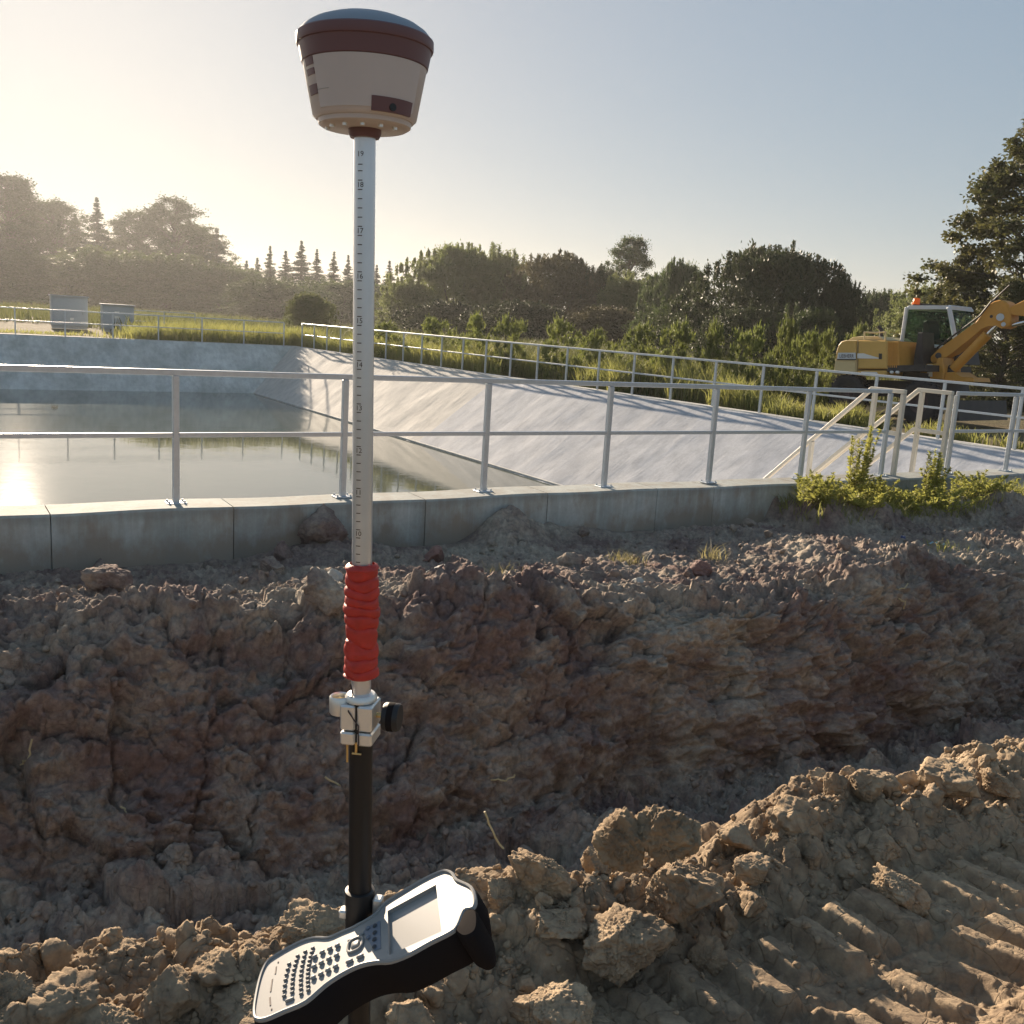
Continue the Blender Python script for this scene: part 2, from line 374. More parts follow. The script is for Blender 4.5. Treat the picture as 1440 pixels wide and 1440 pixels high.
def crest_v(u): return 2.2 + .10 * np.sin(u * 2.1 + .6) + .05 * np.sin(u * 5.3) - .12 * sstep(2.6, 3.6, u)
def near_base(u, v):
    vc = crest_v(u)
    n1 = fbm(p2(u * .9, v * .9), 4, 3) * .07
    z = np.full_like(u, -.12) + n1 * .6
    z = z + (.075 + .03 * np.sin(u * 1.7 + 2) - .01 * sstep(1.6, 2.6, u)) * np.exp(-((v - vc) / .27) ** 2)
    trk = sstep(.95, 1.25, u) * sstep(1.22, 1.36, v) * (1 - sstep(1.86, 2.02, v - .06 * np.sin(u * 3))) 
    z = z * (1 - trk) + (-.165 + n1 * .25) * trk
    z = z + .13 * sstep(1.75, 2.3, u) * np.exp(-((v - 1.12) / .16) ** 2)
    f = v - vc - .10
    z = z - 1.95 * sstep(0, 2.0, f) - .12 * sstep(0, .25, f)
    return z, trk
def near_height(u, v):
    z, trk = near_base(u, v)
    amp = 1 - trk
    z = z + fbm(p2(u * 3.3, v * 3.3), 4, 21) * .05 * (amp * .8 + .2)
    L = np.maximum(lumps(u, v, .17, 31, .6) * .75, lumps(u, v, .075, 41, .75) * .9)
    L = np.maximum(L, lumps(u, v, .032, 51, .8))
    z = z + L * (amp * .9 + .10)
    z = z + lumps(u, v, .016, 61, .8) * .7 * (amp * .8 + .2)
    z = z + amp * (plates(u, v, .20, 71) * .28 + plates(u, v, .08, 73) * .25)
    # cleat prints of the tracked machine: rows of flat-topped clay bars across the strip
    rowf = (v - 1.30 + .03 * np.sin(u * 4)) / .29; row = np.floor(rowf); rf = rowf - row
    ph = (u + .16 * (v - 1.6) + .016 * vn3(p2(u * 3, v * 5), 77)) / .160 + .37 * row
    fr = ph - np.floor(ph); idx = np.floor(ph) * 7 + row * 13
    bar = sstep(.10, .26, fr) * (1 - sstep(.60, .80, fr)) * sstep(0, .12, rf) * (1 - sstep(.86, 1, rf))
    hh = .55 + .45 * _h(idx.astype(np.int64), row.astype(np.int64), np.zeros_like(idx).astype(np.int64), 5)
    brk = sstep(-.30, .05, fbm(p2(u * 6.2, v * 5.1), 3, 88) + .18)
    z = z + trk * (bar * .064 * hh * (.15 + .85 * brk) + bar * plates(u, v, .06, 93, .2, .25, .05) * .12 + (1 - bar) * (np.abs(fbm(p2(u * 30, v * 30), 3, 90)) * .02 + lumps(u, v, .028, 95, .6) * .8))
    return z
uu = dens(-4.5, -.3, 4.3, 8, .0065, .06); vv = dens(-2.5, 1.15, 2.62, 3.7, .0052, .045)
UU, VV = np.meshgrid(uu, vv, indexing='ij')
ZZ = near_height(UU, VV)
P = UU[..., None] * UX + VV[..., None] * VX; P[..., 2] = ZZ
g = link('spoil_ground', npmesh('spoil_ground', P.reshape(-1, 3), mkgrid(uu, vv), True), M['dirt'], kind='structure')
g['label'] = 'lit heap of broken tan clay with track prints in front of the trench'

# trench and the bank below the basin wall, as a profile swept along u
EDGE_U = [-6, 0, .5, 1.2, 2.1, 2.8, 3.8, 4.7, 5.8, 6.9, 8.1, 9.5, 16]; EDGE_V = [7.0, 6.85, 6.72, 6.45, 6.35, 6.05, 6.08, 5.75, 5.45, 5.62, 5.78, 5.7, 5.7]
TOE_U = [-6, .6, 1.7, 3.0, 4.4, 5.8, 7.3, 8.3, 16]; TOE_V = [5.6, 5.52, 5.12, 5.0, 5.08, 4.95, 4.9, 4.8, 4.75]
def prof(u, t):
    """t in 0..1 along the section from the trench floor up to the wall foot"""
    ve = np.interp(u, EDGE_U, EDGE_V) + .07 * np.sin(u * 3.1) + .04 * np.sin(u * 7.7 + 1); vt = np.interp(u, TOE_U, TOE_V) + .05 * np.sin(u * 4.3 + 2); w = ve - vt
    T = np.array([0, .145, .233, .317, .377, .433, .508, .558, .587, .667, 1.0])
    zed = -.47 - .04 * np.sin(u * 1.3) - .03 * np.sin(u * 2.9 + 1)
    Vs = [3.25 + 0 * u, 4.0 + 0 * u, 4.45 + 0 * u, vt, vt + .22 * w, vt + .48 * w, vt + .78 * w, ve, ve + .16, ve + .6, V_FRONT + .03 + 0 * u]
    Zs = [-.95 + 0 * u, -1.40 + 0 * u, -1.58 + 0 * u, -1.60 + 0 * u, -1.32 + 0 * u, -1.02 + 0 * u, -.70 + 0 * u, zed - .03, zed + .04, zed + .02, -.57 + 0 * u]
    v = np.zeros_like(u); z = np.zeros_like(u)
    for k in range(10):
        s = np.clip((t - T[k]) / (T[k + 1] - T[k]), 0, 1); m_ = (t >= T[k]) & (t <= T[k + 1])
        v = np.where(m_, Vs[k] * (1 - s) + Vs[k + 1] * s, v); z = np.where(m_, Zs[k] * (1 - s) + Zs[k + 1] * s, z)
    return v, z
def bank(u, t):
    e = .012
    v0, z0 = prof(u, np.clip(t - e, 0, 1)); v1, z1 = prof(u, np.clip(t + e, 0, 1)); v, z = prof(u, t)
    v = (v0 + v1 + 2 * v) / 4; z = (z0 + z1 + 2 * z) / 4
    tv, tz = v1 - v0, z1 - z0; L = np.hypot(tv, tz) + 1e-9; nv, nz = -tz / L, tv / L
    s = t * 6.0
    flat = sstep(.57, .66, t) * (1 - .3 * sstep(8.6, 9.2, u))
    fade = 1 - .9 * sstep(.955, .99, t)
    q = np.stack([u, v * .9, z * 1.2], -1)
    d = fbm(q * 1.1, 4, 101) * .17 * (1 - .75 * flat) + fbm(q * np.array([1.2, 3, 5.5]), 4, 111) * .10 * (1 - .6 * flat)
    step = fbm(q * np.array([1.6, 1.0, 3.2]) + 4, 3, 117); d = d + (np.floor(step * 5) / 5 + .5 * (step * 5 - np.floor(step * 5)) / 5) * .10 * (1 - .7 * flat)
    m_ = sstep(-.3, .25, fbm(q * .8 + 7, 3, 121))
    d = d + lumps(u, s, .26, 131, .6) * (.25 + .55 * m_) * (1 - .55 * flat) + lumps(u, s, .11, 141, .75) * .85 * (1 - .35 * flat) + lumps(u, s, .05, 151, .75) * .9 + fbm(q * 28, 3, 161) * .014
    pm = sstep(-.2, .2, fbm(q * .7 + 2, 3, 126))
    d = d + (plates(u, s, .42, 181) * .42 + plates(u * .9, s * 1.3, .17, 191) * .38 * (.4 + .6 * pm)) * (1 - .72 * flat) + plates(u, s, .075, 195, .7) * .42
    d = d * fade
    vo, zo = v + nv * d, z + nz * d
    # soil heaped against the wall, and the grown-over mound further along
    pile = .34 * np.exp(-((u - 5.05) / .28) ** 2) * sstep(7.7, 8.4, v) + .14 * np.exp(-((u - 5.75) / .6) ** 2) * sstep(7.9, 8.4, v) + .10 * np.exp(-((u - 3.1) / .5) ** 2) * sstep(7.8, 8.3, v)
    pile = pile * (1 + .5 * fbm(p2(u * 5, s * 5), 3, 171))
    mnd = sstep(8.72, 8.92, u + .05 * vn3(p2(u * 9, s * 9), 5)) * sstep(7.35, 7.75, v + .10 * vn3(p2(u * 3, s * 3), 6)) * (.27 + .08 * fbm(p2(u * 3, s * 3), 3, 181)) * (1 - .45 * sstep(9.3, 10.5, u) + .25 * sstep(10.4, 11.4, u))
    mnd = mnd * (1 - sstep(12.8, 14.5, u) * .3)
    mnd = mnd * (1 + .35 * plates(u, s, .22, 211) / .22 + .25 * fbm(p2(u * 9, s * 9), 3, 215))
    return vo - mnd * .25 * fbm(p2(u * 6, s * 6), 3, 217), zo + pile + mnd
uu = dens(-6, .0, 12.6, 16.5, .0115, .08)
tt = np.concatenate([np.linspace(0, .22, 30, endpoint=False), np.arange(.22, .68, .00165), np.arange(.68, 1.0001, .003)])
UU, TT = np.meshgrid(uu, tt, indexing='ij')
VO, ZO = bank(UU, TT)
P = UU[..., None] * UX + VO[..., None] * VX; P[..., 2] = ZO
g = link('trench_bank', npmesh('trench_bank', P.reshape(-1, 3), mkgrid(uu, tt), False), M['bank'], kind='structure')
g['label'] = 'dark clay trench side and strip of bare soil below the concrete wall'

# the wide ground around the basin, a sheet with the basin left open
M['earth'] = mat('grassy_earth', (.10, .095, .05), .95, col2=(.16, .125, .08), vscale=.35, bump=.6, bscale=3, spec=.1)
gb = MB()
ur0, ur1 = u_rim(V_BACK), u_rim(V_FAR)
B = 600
def q4(a, b, c, d): gb.add([W(*a), W(*b), W(*c), W(*d)], [(0, 1, 2, 3)])
GZ = -.16
q4((ur0 + .35, V_FRONT, GZ), (B, V_FRONT, GZ), (B, V_FAR + .35, GZ - .1), (ur1 + .35, V_FAR + .35, GZ))
q4((-B, V_FAR + .35, GZ), (B, V_FAR + .35, GZ), (B, B, GZ - 1), (-B, B, GZ - 1))
q4((-B, V_FRONT, GZ), (U_LEFT - .35, V_FRONT, GZ), (U_LEFT - .35, V_FAR + .35, GZ), (-B, V_FAR + .35, GZ))
q4((16.4, -B, -.3), (B, -B, -.3), (B, V_FRONT, GZ - .01), (16.4, V_FRONT, GZ - .01))
q4((-B, -B, -.3), (-5.9, -B, -.3), (-5.9, V_FRONT, GZ - .01), (-B, V_FRONT, GZ - .01))
q4((-5.9, -B, -.3), (16.4, -B, -.3), (16.4, -2.45, -.09), (-5.9, -2.45, -.09))
q4((7.9, -2.45, -.09), (16.4, -2.45, -.09), (16.4, 3.4, -1.0), (7.9, 3.4, -1.0))
q4((-5.9, -2.45, -.09), (-4.4, -2.45, -.09), (-4.4, 3.4, -1.0), (-5.9, 3.4, -1.0))
gb.build('ground', M['earth'], kind='structure')

# ------------------------------------------------------------------ basin
basin = thing('concrete_basin', 'large open concrete water basin with sloped sides behind the near railing', 'basin', W(0, V_BACK, 0))
def topn(u): return RIM_Z + .006 * math.sin(u * 1.3) + .005 * math.sin(u * 3.7 + 1)
JO = [U_LEFT, -18, -14, -10, -7, -4.5, -2.2, -.6, .9, 2.35, 4.2, 5.6, 7.05, 7.9, 9.3, 10.6, 12.0, 13.4, 14.8, 16.2, ur0 + .35]
wall = MB().box(W((U_LEFT + ur0 + .35) / 2, (V_FRONT + V_BACK) / 2 + .01, -1.3), UX, VX, (0, 0, 1), ur0 + .35 - U_LEFT, .36, 2.2)
wallo = wall.build('retaining_wall', M['wall'], basin)
for a, b in zip(JO[:-1], JO[1:]):
    n = max(2, int((b - a) / .12)); us = np.linspace(a + .004, b - .004, n + 1)
    off = random.uniform(-.004, .004)
    mb = MB(); V = []
    for x in us:
        zt = topn(x); yy = V_FRONT + off + .004 * math.sin(x * 5)
        V += [W(x, yy, -1.6), W(x, yy, zt - .02), W(x, yy + .02, zt), W(x, V_BACK + .01, zt + .004), W(x, V_BACK + .02, zt - .03), W(x, V_BACK + .02, -.7)]
    F = [(i * 6 + k, i * 6 + 6 + k, i * 6 + 7 + k, i * 6 + k + 1) for i in range(n) for k in range(5)]
    F += [tuple(range(6)), tuple(range(n * 6 + 5, n * 6 - 1, -1))]
    mb.add(V, F).build('wall_panel', M['wallp'], wallo)
# sloped sides cast in bays
def slab(p00, p10, p11, p01, n1, n2, mt, name='slab', seed=0):
    a, b, c, d = (np.array(p) for p in (p00, p10, p11, p01)); V = []
    nn = np.cross(b - a, d - a); nn /= np.linalg.norm(nn); nn = nn if nn[2] > 0 else -nn
    for i in range(n1 + 1):
        for j in range(n2 + 1):
            s, t = i / n1, j / n2; q = a * (1 - s) * (1 - t) + b * s * (1 - t) + c * s * t + d * (1 - s) * t
            e = 0 if (j in (0,) or i in (0, n1)) else 1
            V.append(q + nn * (.016 * float(vn3(q * 1.3, 5 + seed)) + .008 * float(vn3(q * 4.0, 6))) * e)
    V = np.array(V)
    F = [(i * (n2 + 1) + j, (i + 1) * (n2 + 1) + j, (i + 1) * (n2 + 1) + j + 1, i * (n2 + 1) + j + 1) for i in range(n1) for j in range(n2)]
    mb = MB(); mb.add(V, F); o = mb.build(name, mt, basin, smooth=False, fix=True)
    for pl in o.data.polygons: pl.use_smooth = True
    return o
U_W = 13.53; V_W0, V_W1 = 12.0, 45.6
DB = -3.4; k3 = (DB - RIM_Z) / (WATER - RIM_Z)
def ulow(v): return u_rim(v) + (U_W - u_rim(v)) * k3
vb = [V_BACK + .03, 18.2, 28.1, 37.8, V_FAR]
for i in range(4):
    a, b = vb[i], vb[i + 1]
    mt = M['slopeB'] if i < 2 else M['slopeA']
    slab(W(u_rim(a), a, RIM_Z), W(u_rim(b), b, RIM_Z), W(ulow(b), b, DB), W(ulow(a), a, DB), 60, 24, mt, seed=i * 9)
ub = [U_LEFT, -14, -5, 4.0, 11.3, ur1]
vlow = V_FAR + (V_W1 - V_FAR) * k3
for a, b in zip(ub[:-1], ub[1:]):
    slab(W(a, V_FAR, RIM_Z), W(b, V_FAR, RIM_Z), W(b, vlow, DB), W(a, vlow, DB), 40, 20, M['wall'], seed=3)
slab(W(U_LEFT, V_BACK + .03, RIM_Z - .05), W(ur0, V_BACK + .03, RIM_Z - .05), W(ur0, 12.65, DB), W(U_LEFT, 12.65, DB), 60, 16, M['slopeB'])
slab(W(U_LEFT, V_BACK, RIM_Z), W(U_LEFT, V_FAR, RIM_Z), W(U_LEFT + 4, V_FAR, DB), W(U_LEFT + 4, V_BACK, DB), 40, 16, M['slopeA'])
# lips along the rims
mb = MB(); mb.beam(W(ur1 + .17, V_FAR + .02, RIM_Z - .09), W(ur0 + .17, V_BACK, RIM_Z - .09), .34, .22, .012); mb.build('rim_kerb', M['lip'], basin)
mb = MB(); mb.beam(W(U_LEFT, V_FAR + .19, RIM_Z - .09), W(ur1 + .34, V_FAR + .19, RIM_Z - .09), .34, .225, .012); mb.build('rim_kerb', M['lip'], basin)
mb = MB(); mb.beam(W(U_LEFT - .17, V_FAR, RIM_Z - .09), W(U_LEFT - .17, V_BACK, RIM_Z - .09), .34, .22, .012); mb.build('rim_kerb', M['lip'], basin)
def us_at(v, z): return u_rim(v) + (U_W - u_rim(v)) * (z - RIM_Z) / (WATER - RIM_Z)
mb = MB(); mb.beam(W(us_at(45.4, WATER + .03) - .01, 45.4, WATER + .02), W(us_at(12, WATER + .03) - .01, 12, WATER + .02), .07, .07, .01); mb.build('waterline_ledge', M['lip'], basin)
mb = MB(); mb.tube([W(5.2, 46.2, WATER + .75), W(5.2, 47.2, WATER + .75)], .14, 16); mb.build('inlet_pipe', M['blackp'], basin)
# water
wm = bpy.data.materials.new('basin_water'); wm.use_nodes = True; n = wm.node_tree; p = n.nodes['Principled BSDF']
p.inputs['Base Color'].default_value = (.10, .11, .085, 1); p.inputs['Roughness'].default_value = .045; p.inputs['IOR'].default_value = 1.5
g_ = n.nodes.new('ShaderNodeNewGeometry'); mp = n.nodes.new('ShaderNodeMapping'); mp.inputs['Scale'].default_value = (1, 1, 1); mp.inputs['Rotation'].default_value = (0, 0, .5)
nz = n.nodes.new('ShaderNodeTexNoise'); nz.inputs['Scale'].default_value = 1.6; nz.inputs['Detail'].default_value = 5; nz.inputs['Roughness'].default_value = .55
bp = n.nodes.new('ShaderNodeBump'); bp.inputs['Strength'].default_value = .10; bp.inputs['Distance'].default_value = .03
n.links.new(g_.outputs['Position'], mp.inputs[0]); n.links.new(mp.outputs[0], nz.inputs['Vector']); n.links.new(nz.outputs['Fac'], bp.inputs['Height']); n.links.new(bp.outputs[0], p.inputs['Normal'])
mb = MB(); mb.add([W(U_LEFT, 9.2, WATER), W(ur0, 9.2, WATER), W(ur1, V_FAR, WATER), W(U_LEFT, V_FAR, WATER)], [(0, 1, 2, 3)]); mb.build('water', wm, kind='structure')

# ------------------------------------------------------------------ railings
Z3 = np.array([0, 0, 1.0])
def railing(label, pts, zb, H, posts, group, sz=.05, gap=None, mt='galv', plate=True, ext=(0, 0)):
    """pts: two world ends (post feet); posts: fractions"""
    a, b = (np.array(q, float) for q in pts); d = (b - a) / np.linalg.norm(b - a); s = np.cross(Z3, d)
    t = thing('railing', label, 'railing', a, group)
    MB().beam(a + Z3 * H - d * ext[0], b + Z3 * H + d * ext[1], sz, sz, .006).build('top_rail', M[mt], t)
    MB().beam(a + Z3 * (H * .53) - d * ext[0] - s * .0, b + Z3 * (H * .53) + d * ext[1], sz * .8, sz * .8, .005).build('middle_rail', M[mt], t)
    for f in posts:
        q = a + (b - a) * f
        po = MB().box(q + Z3 * (H - sz / 2) / 2, d, s, Z3, sz + .004, sz + .004, H - sz / 2, .006).build('post', M[mt], t)
        if plate:
            MB().box(q + Z3 * .008, d, s, Z3, .17, .13, .016, .004).build('base_plate', M[mt], po)
            for i in (-1, 1):
                for j in (-1, 1):
                    MB().tube([q + d * i * .065 + s * j * .045 + Z3 * .014, q + d * i * .065 + s * j * .045 + Z3 * .034], .009, 6).build('bolt', M[mt], po)
    return t
U0 = 1.92; SP = 1.525
fr = [(U0 + SP * k) for k in range(-8, 7)]
a, b = fr[0], fr[-1]
railing('long grey steel railing standing on the near concrete wall, left of the stair', (W(a, V_POST, RIM_Z), W(b, V_POST, RIM_Z)), 0, 1.13, [(x - a) / (b - a) for x in fr], 'grey railings round the basin')
a, b = 12.47, 16.6; fr = [12.47, 13.85, 15.23, 16.6]
railing('short grey railing on the near wall right of the cream stair handrails', (W(a, V_POST, RIM_Z), W(b, V_POST, RIM_Z)), 0, 1.13, [(x - a) / (b - a) for x in fr], 'grey railings round the basin')
vr = [9.05 + 1.56 * k for k in range(25)]
A_, B_ = W(u_rim(vr[0]) + .17, vr[0], RIM_Z + .02), W(u_rim(vr[-1]) + .17, vr[-1], RIM_Z + .02)
railing('grey railing along the right rim in front of the excavator and weeds', (A_, B_), 0, 1.10, [k / 24 for k in range(25)], 'grey railings round the basin', plate=False)
uf = [15.6 - 1.95 * k for k in range(19)]
A_, B_ = W(uf[0], V_FAR + .19, RIM_Z + .02), W(uf[-1], V_FAR + .19, RIM_Z + .02)
railing('hazy grey railing along the far rim below the tall trees', (A_, B_), 0, 1.10, [k / 18 for k in range(19)], 'grey railings round the basin', plate=False)
_c, _d = at_y(186, 440, 57), at_y(258, 445, 57); A_, B_ = np.array([_c[0], _c[1], GZ]), np.array([_d[0], _d[1] + 2, GZ])
railing('small railing behind the far rim beside the lower grey cabinet', (A_, B_), 0, 1.25, [0, .5, 1], 'grey railings round the basin', plate=False)
def handrail(u, label):
    t = thing('stair_handrail', label, 'handrail', W(u, V_POST, RIM_Z), 'cream handrails of the basin stair')
    sl = (DB - RIM_Z) / (12.65 - V_BACK)
    v1 = V_POST + .52; H = 1.13; ve = 11.9
    def g(v): return RIM_Z if v < V_BACK + .1 else RIM_Z + sl * (v - V_BACK)
    for h, nm in ((H, 'top_rail'), (H * .5, 'middle_rail')):
        MB().beam(W(u, V_POST - .03, RIM_Z + h), W(u, v1 + .02, RIM_Z + h), .055, .055, .006).build(nm, M['cream'], t)
        MB().beam(W(u, v1, RIM_Z + h), W(u, ve, RIM_Z + h + sl * (ve - v1)), .054, .054, .006).build(nm, M['cream'], t)
    for v in (V_POST, v1 - .06, v1 + .95, v1 + 1.95):
        zt = RIM_Z + H - .03 + min(0, sl * (v - v1)); zb = g(v) - .05
        MB().box(W(u, v, (zt + zb) / 2), UX, VX, Z3, .06, .06, zt - zb, .006).build('post', M['cream'], t)
handrail(11.33, 'cream stair handrail nearer the long railing, beside its last post')
handrail(12.33, 'cream stair handrail beside the short railing on the right')
M['stepc'] = M['lip']
st = thing('concrete_stair', 'concrete steps going down into the basin between the cream handrails', 'stair', W(11.6, V_BACK, RIM_Z))
for k in range(9):
    v = V_BACK + .12 + .32 * k; z = RIM_Z - .278 * k
    MB().box(W(11.83, v + .16, z - .22 - .02), UX, VX, Z3, .9, .32, .22, .008).build('step', M['stepc'], st)

# ------------------------------------------------------------------ surveying pole
def proj(P):
    d = np.array(P) - CAM; z = d @ _fw; return 720 + FPX * (d @ _rt) / z, 720 - FPX * (d @ _up) / z
PT, PB = at_y(513, 190, 1.2), at_y(505, 1430, 1.2)
az = (PT - PB) / np.linalg.norm(PT - PB); ay = np.array([0, 1.0, 0]) - az * az[1]; ay /= np.linalg.norm(ay)
vw = np.array([-PT[0] * .6, -1.2, 0]); ay = np.array([.15, 1.0, 0]); ay -= az * (ay @ az); ay /= np.linalg.norm(ay); ax = np.cross(ay, az)
def pole_s(py):
    lo, hi = -1.5, 1.5
    for _ in range(50):
        md = (lo + hi) / 2
        if proj(PT + az * md)[1] > py: lo = md
        else: hi = md
    return lo
S0 = PT
def pz(py): return pole_s(py)
z_foot = -(S0[2] + .03) / az[2]
foot = S0 + az * z_foot
pole = thing('survey_pole', 'graduated aluminium surveying pole with red grip and black lower tube', 'survey pole', foot)
RT = .0125
def lat(prof, name, mt, par, seg=32, a0=0, a1=2 * math.pi, smooth=True, o=None):
    return MB().lathe(prof, S0 if o is None else o, ax, ay, az, seg, a0, a1).build(name, M[mt], par, smooth=smooth)
zt, zc, zb = pz(186), pz(985), pz(1040)
tube = lat([(0, zt), (RT, zt), (RT, zc - .02), (0, zc - .02)], 'upper_tube', 'alu', pole, 40)
lat([(0, zb + .004), (.0152, zb + .004), (.0152, z_foot + .16), (.0155, z_foot + .15), (.0155, z_foot + .10), (.004, z_foot), (0, z_foot)], 'lower_tube', 'black', pole, 40)
def bent(me_v, zc_, th0): 
    return [S0 + (ax * math.sin(th0 + x / RT) - ay * math.cos(th0 + x / RT)) * (RT + .00025) + az * (zc_ + y) for x, y in me_v]
TH0 = -.10
def patch(par, name, th0, th1, z0, z1, mt, r=RT + .0003, seg=6, o=None):
    V, F = [], []
    for k in range(seg + 1):
        th = th0 + (th1 - th0) * k / seg; dr = ax * math.sin(th) - ay * math.cos(th)
        V += [S0 + dr * r + az * z0, S0 + dr * r + az * z1]
    F = [(2 * k, 2 * k + 2, 2 * k + 3, 2 * k + 1) for k in range(seg)]
    return V, F
z18, z10 = pz(262), pz(748); five = (z18 - z10) / 8; tick = five / 5
def glyph(txt, size):
    cu = bpy.data.curves.new('t', 'FONT'); cu.body = txt; cu.size = size; cu.align_x = 'CENTER'; cu.align_y = 'CENTER'; cu.resolution_u = 2
    ob = bpy.data.objects.new('t', cu); me = bpy.data.meshes.new_from_object(ob)
    V = [tuple(v.co) for v in me.vertices]; F = [tuple(p.vertices) for p in me.polygons]
    bpy.data.objects.remove(ob); bpy.data.curves.remove(cu); bpy.data.meshes.remove(me); return V, F
for k in range(10):
    zz = z18 - five * (k - 0)
    if k < 9:
        V, F = glyph(str(18 - k), .0085)
        MB().add(bent([(v[0], v[1]) for v in V], zz, TH0), F).build('scale_number', M['ink'], tube, fix=False)
    for q in (.5, 1.5, 2.5, 3.5, 4.5):
        zk = zz - tick * q + 0 * tick
        if zk < pz(792): break
        V, F = patch(tube, 'tick', TH0 - .22, TH0 + .22, zk - .0005, zk + .0005, 'ink'); MB().add(V, F).build('scale_mark', M['ink'], tube, fix=False)
for q in (-.5, -1.5, -2.2):
    V, F = patch(tube, 'tick', TH0 - .22, TH0 + .22, z18 - tick * q - .0005, z18 - tick * q + .0005, 'ink'); MB().add(V, F).build('scale_mark', M['ink'], tube, fix=False)
V, F = patch(tube, 'tick', TH0 - .25, TH0 + .3, pz(224), pz(214), 'ink'); 
V, F = glyph('19', .0085); MB().add(bent([(v[0], v[1]) for v in V], pz(219), TH0), F).build('scale_number', M['ink'], tube, fix=False)
# red wrapped grip
z1, z0 = pz(792), pz(953); nz_, nt_ = 150, 56; V = []
for i in range(nz_ + 1):
    f = i / nz_; z = z0 + (z1 - z0) * f
    for k in range(nt_):
        th = 2 * math.pi * k / nt_
        w = (z + .0035 * math.sin(th + 1.2 * math.sin(i * .06)) + .0015 * math.sin(3 * th + i * .11)) / .0148 + .25 * math.sin(f * 9)
        fr_ = w - math.floor(w)
        r = .0192 + .0021 * (1 - (2 * fr_ - 1) ** 4) + .0009 * math.sin(2 * th + math.floor(w) * 2.3) + .0010 * math.sin(f * 11 + 1) + .0006 * float(vn3(np.array([th * 2, z * 200, math.floor(w)]), 3))
        if f < .03 or f > .97: r = RT + (r - RT) * max(.05, min(f, 1 - f) / .03) ** .5
        if .955 < f: r += .0016
        V.append(S0 + (ax * math.sin(th) - ay * math.cos(th)) * r + az * z)
F = [(i * nt_ + k, i * nt_ + (k + 1) % nt_, (i + 1) * nt_ + (k + 1) % nt_, (i + 1) * nt_ + k) for i in range(nz_) for k in range(nt_)]
MB().add(V, F).build('red_grip', M['red'], pole, smooth=True)
# clamp
zc1, zc0 = pz(984), pz(1040); hz = zc1 - zc0
cl = MB(); 
for sx in (-1, 1):
    cl.box(S0 + ax * sx * .0112 + az * (zc0 + hz * .68) - ay * .002, ax, ay, az, .0195, .042, hz * .62, .0022)
    cl.box(S0 + ax * sx * .0112 + az * (zc0 + hz * .17) - ay * .002, ax, ay, az, .0195, .042, hz * .32, .0022)
clo = cl.build('clamp', M['alu2'], pole)
MB().box(S0 + az * (zc0 + hz * .5), ax, ay, az, .034, .036, hz * .96).build('clamp_core', M['blackp'], clo)
lat([(RT, zc1), (.0205, zc1 + .0005), (.0205, zc1 + .005), (.0175, zc1 + .009), (RT, zc1 + .010)], 'collar', 'alu2', clo)
bl = S0 - ax * .026 - ay * .006 + az * (zc1 - .012)
bo = MB().lathe([(0, -.006), (.0125, -.006), (.0135, -.004), (.0135, .016), (.0120, .018), (.0105, .0165), (.0105, .006), (0, .006)], bl, ax, ay, az, 28).build('bubble_level', M['alu2'], pole, smooth=True)
MB().lathe([(0, .0135), (.009, .0125), (.0104, .010)], bl, ax, ay, az, 20).build('vial', M['brass'], bo, smooth=True)
MB().box(S0 - ax * .020 - ay * .006 + az * (zc1 - .008), ax, ay, az, .012, .010, .008, .001).build('level_arm', M['alu2'], bo)
kn = S0 + ax * .0415 - ay * .002 + az * (zc0 + hz * .66)
ko = MB().lathe([(0, -.0105), (.0165, -.0105), (.0182, -.008), (.0182, .008), (.0165, .0105), (0, .0105)], kn, az, ay, ax, 24).build('clamp_knob', M['blackp'], pole, smooth=True)
MB().lathe([(.0185, -.004), (.0187, -.002), (.0187, .002), (.0185, .004)], kn, az, ay, ax, 24).build('knob_band', M['rubber'], ko, smooth=True)
MB().tube([S0 + ax * .018 + az * (zc0 + hz * .66), S0 + ax * .034 + az * (zc0 + hz * .66)], .0035, 12).build('bolt', M['brass'], clo, smooth=True)
for x, y0, y1, r in ((-.0125, 1036, 1065, .0016), (-.001, 1036, 1052, .0018)):
    MB().tube([S0 + ax * x - ay * .017 + az * pz(y0), S0 + ax * x - ay * .017 + az * pz(y1)], r, 10).build('locking_pin', M['brass'], clo, smooth=True)
MB().tube([S0 + ax * -.006 - ay * .0175 + az * pz(1052), S0 + ax * .006 - ay * .0175 + az * pz(1052)], .0014, 8).build('locking_pin', M['brass'], clo, smooth=True)
cord = [S0 - ax * .010 - ay * .013 + az * pz(957), S0 - ax * .006 - ay * .0155 + az * pz(972), S0 - ax * .012 - ay * .016 + az * pz(984), S0 - ax * .009 - ay * .024 + az * pz(992), S0 + ax * .004 - ay * .0245 + az * pz(1010), S0 + ax * .0045 - ay * .0245 + az * pz(1038)]
MB().tube(cord, .0009, 6).build('cord', M['ink'], pole)
# bracket that carries the controller
for x, py, sx in ((.0265, 1268, 1), (-.020, 1283, -1)):
    MB().box(S0 + ax * x - ay * .004 + az * pz(py), ax, ay, az, .012, .016, .026 if sx > 0 else .012, .002).build('bracket_lug', M['alu2'], pole)
lat([(.0155, pz(1250)), (.0195, pz(1251)), (.0195, pz(1330)), (.0155, pz(1331))], 'bracket_collar', 'blackp', pole)

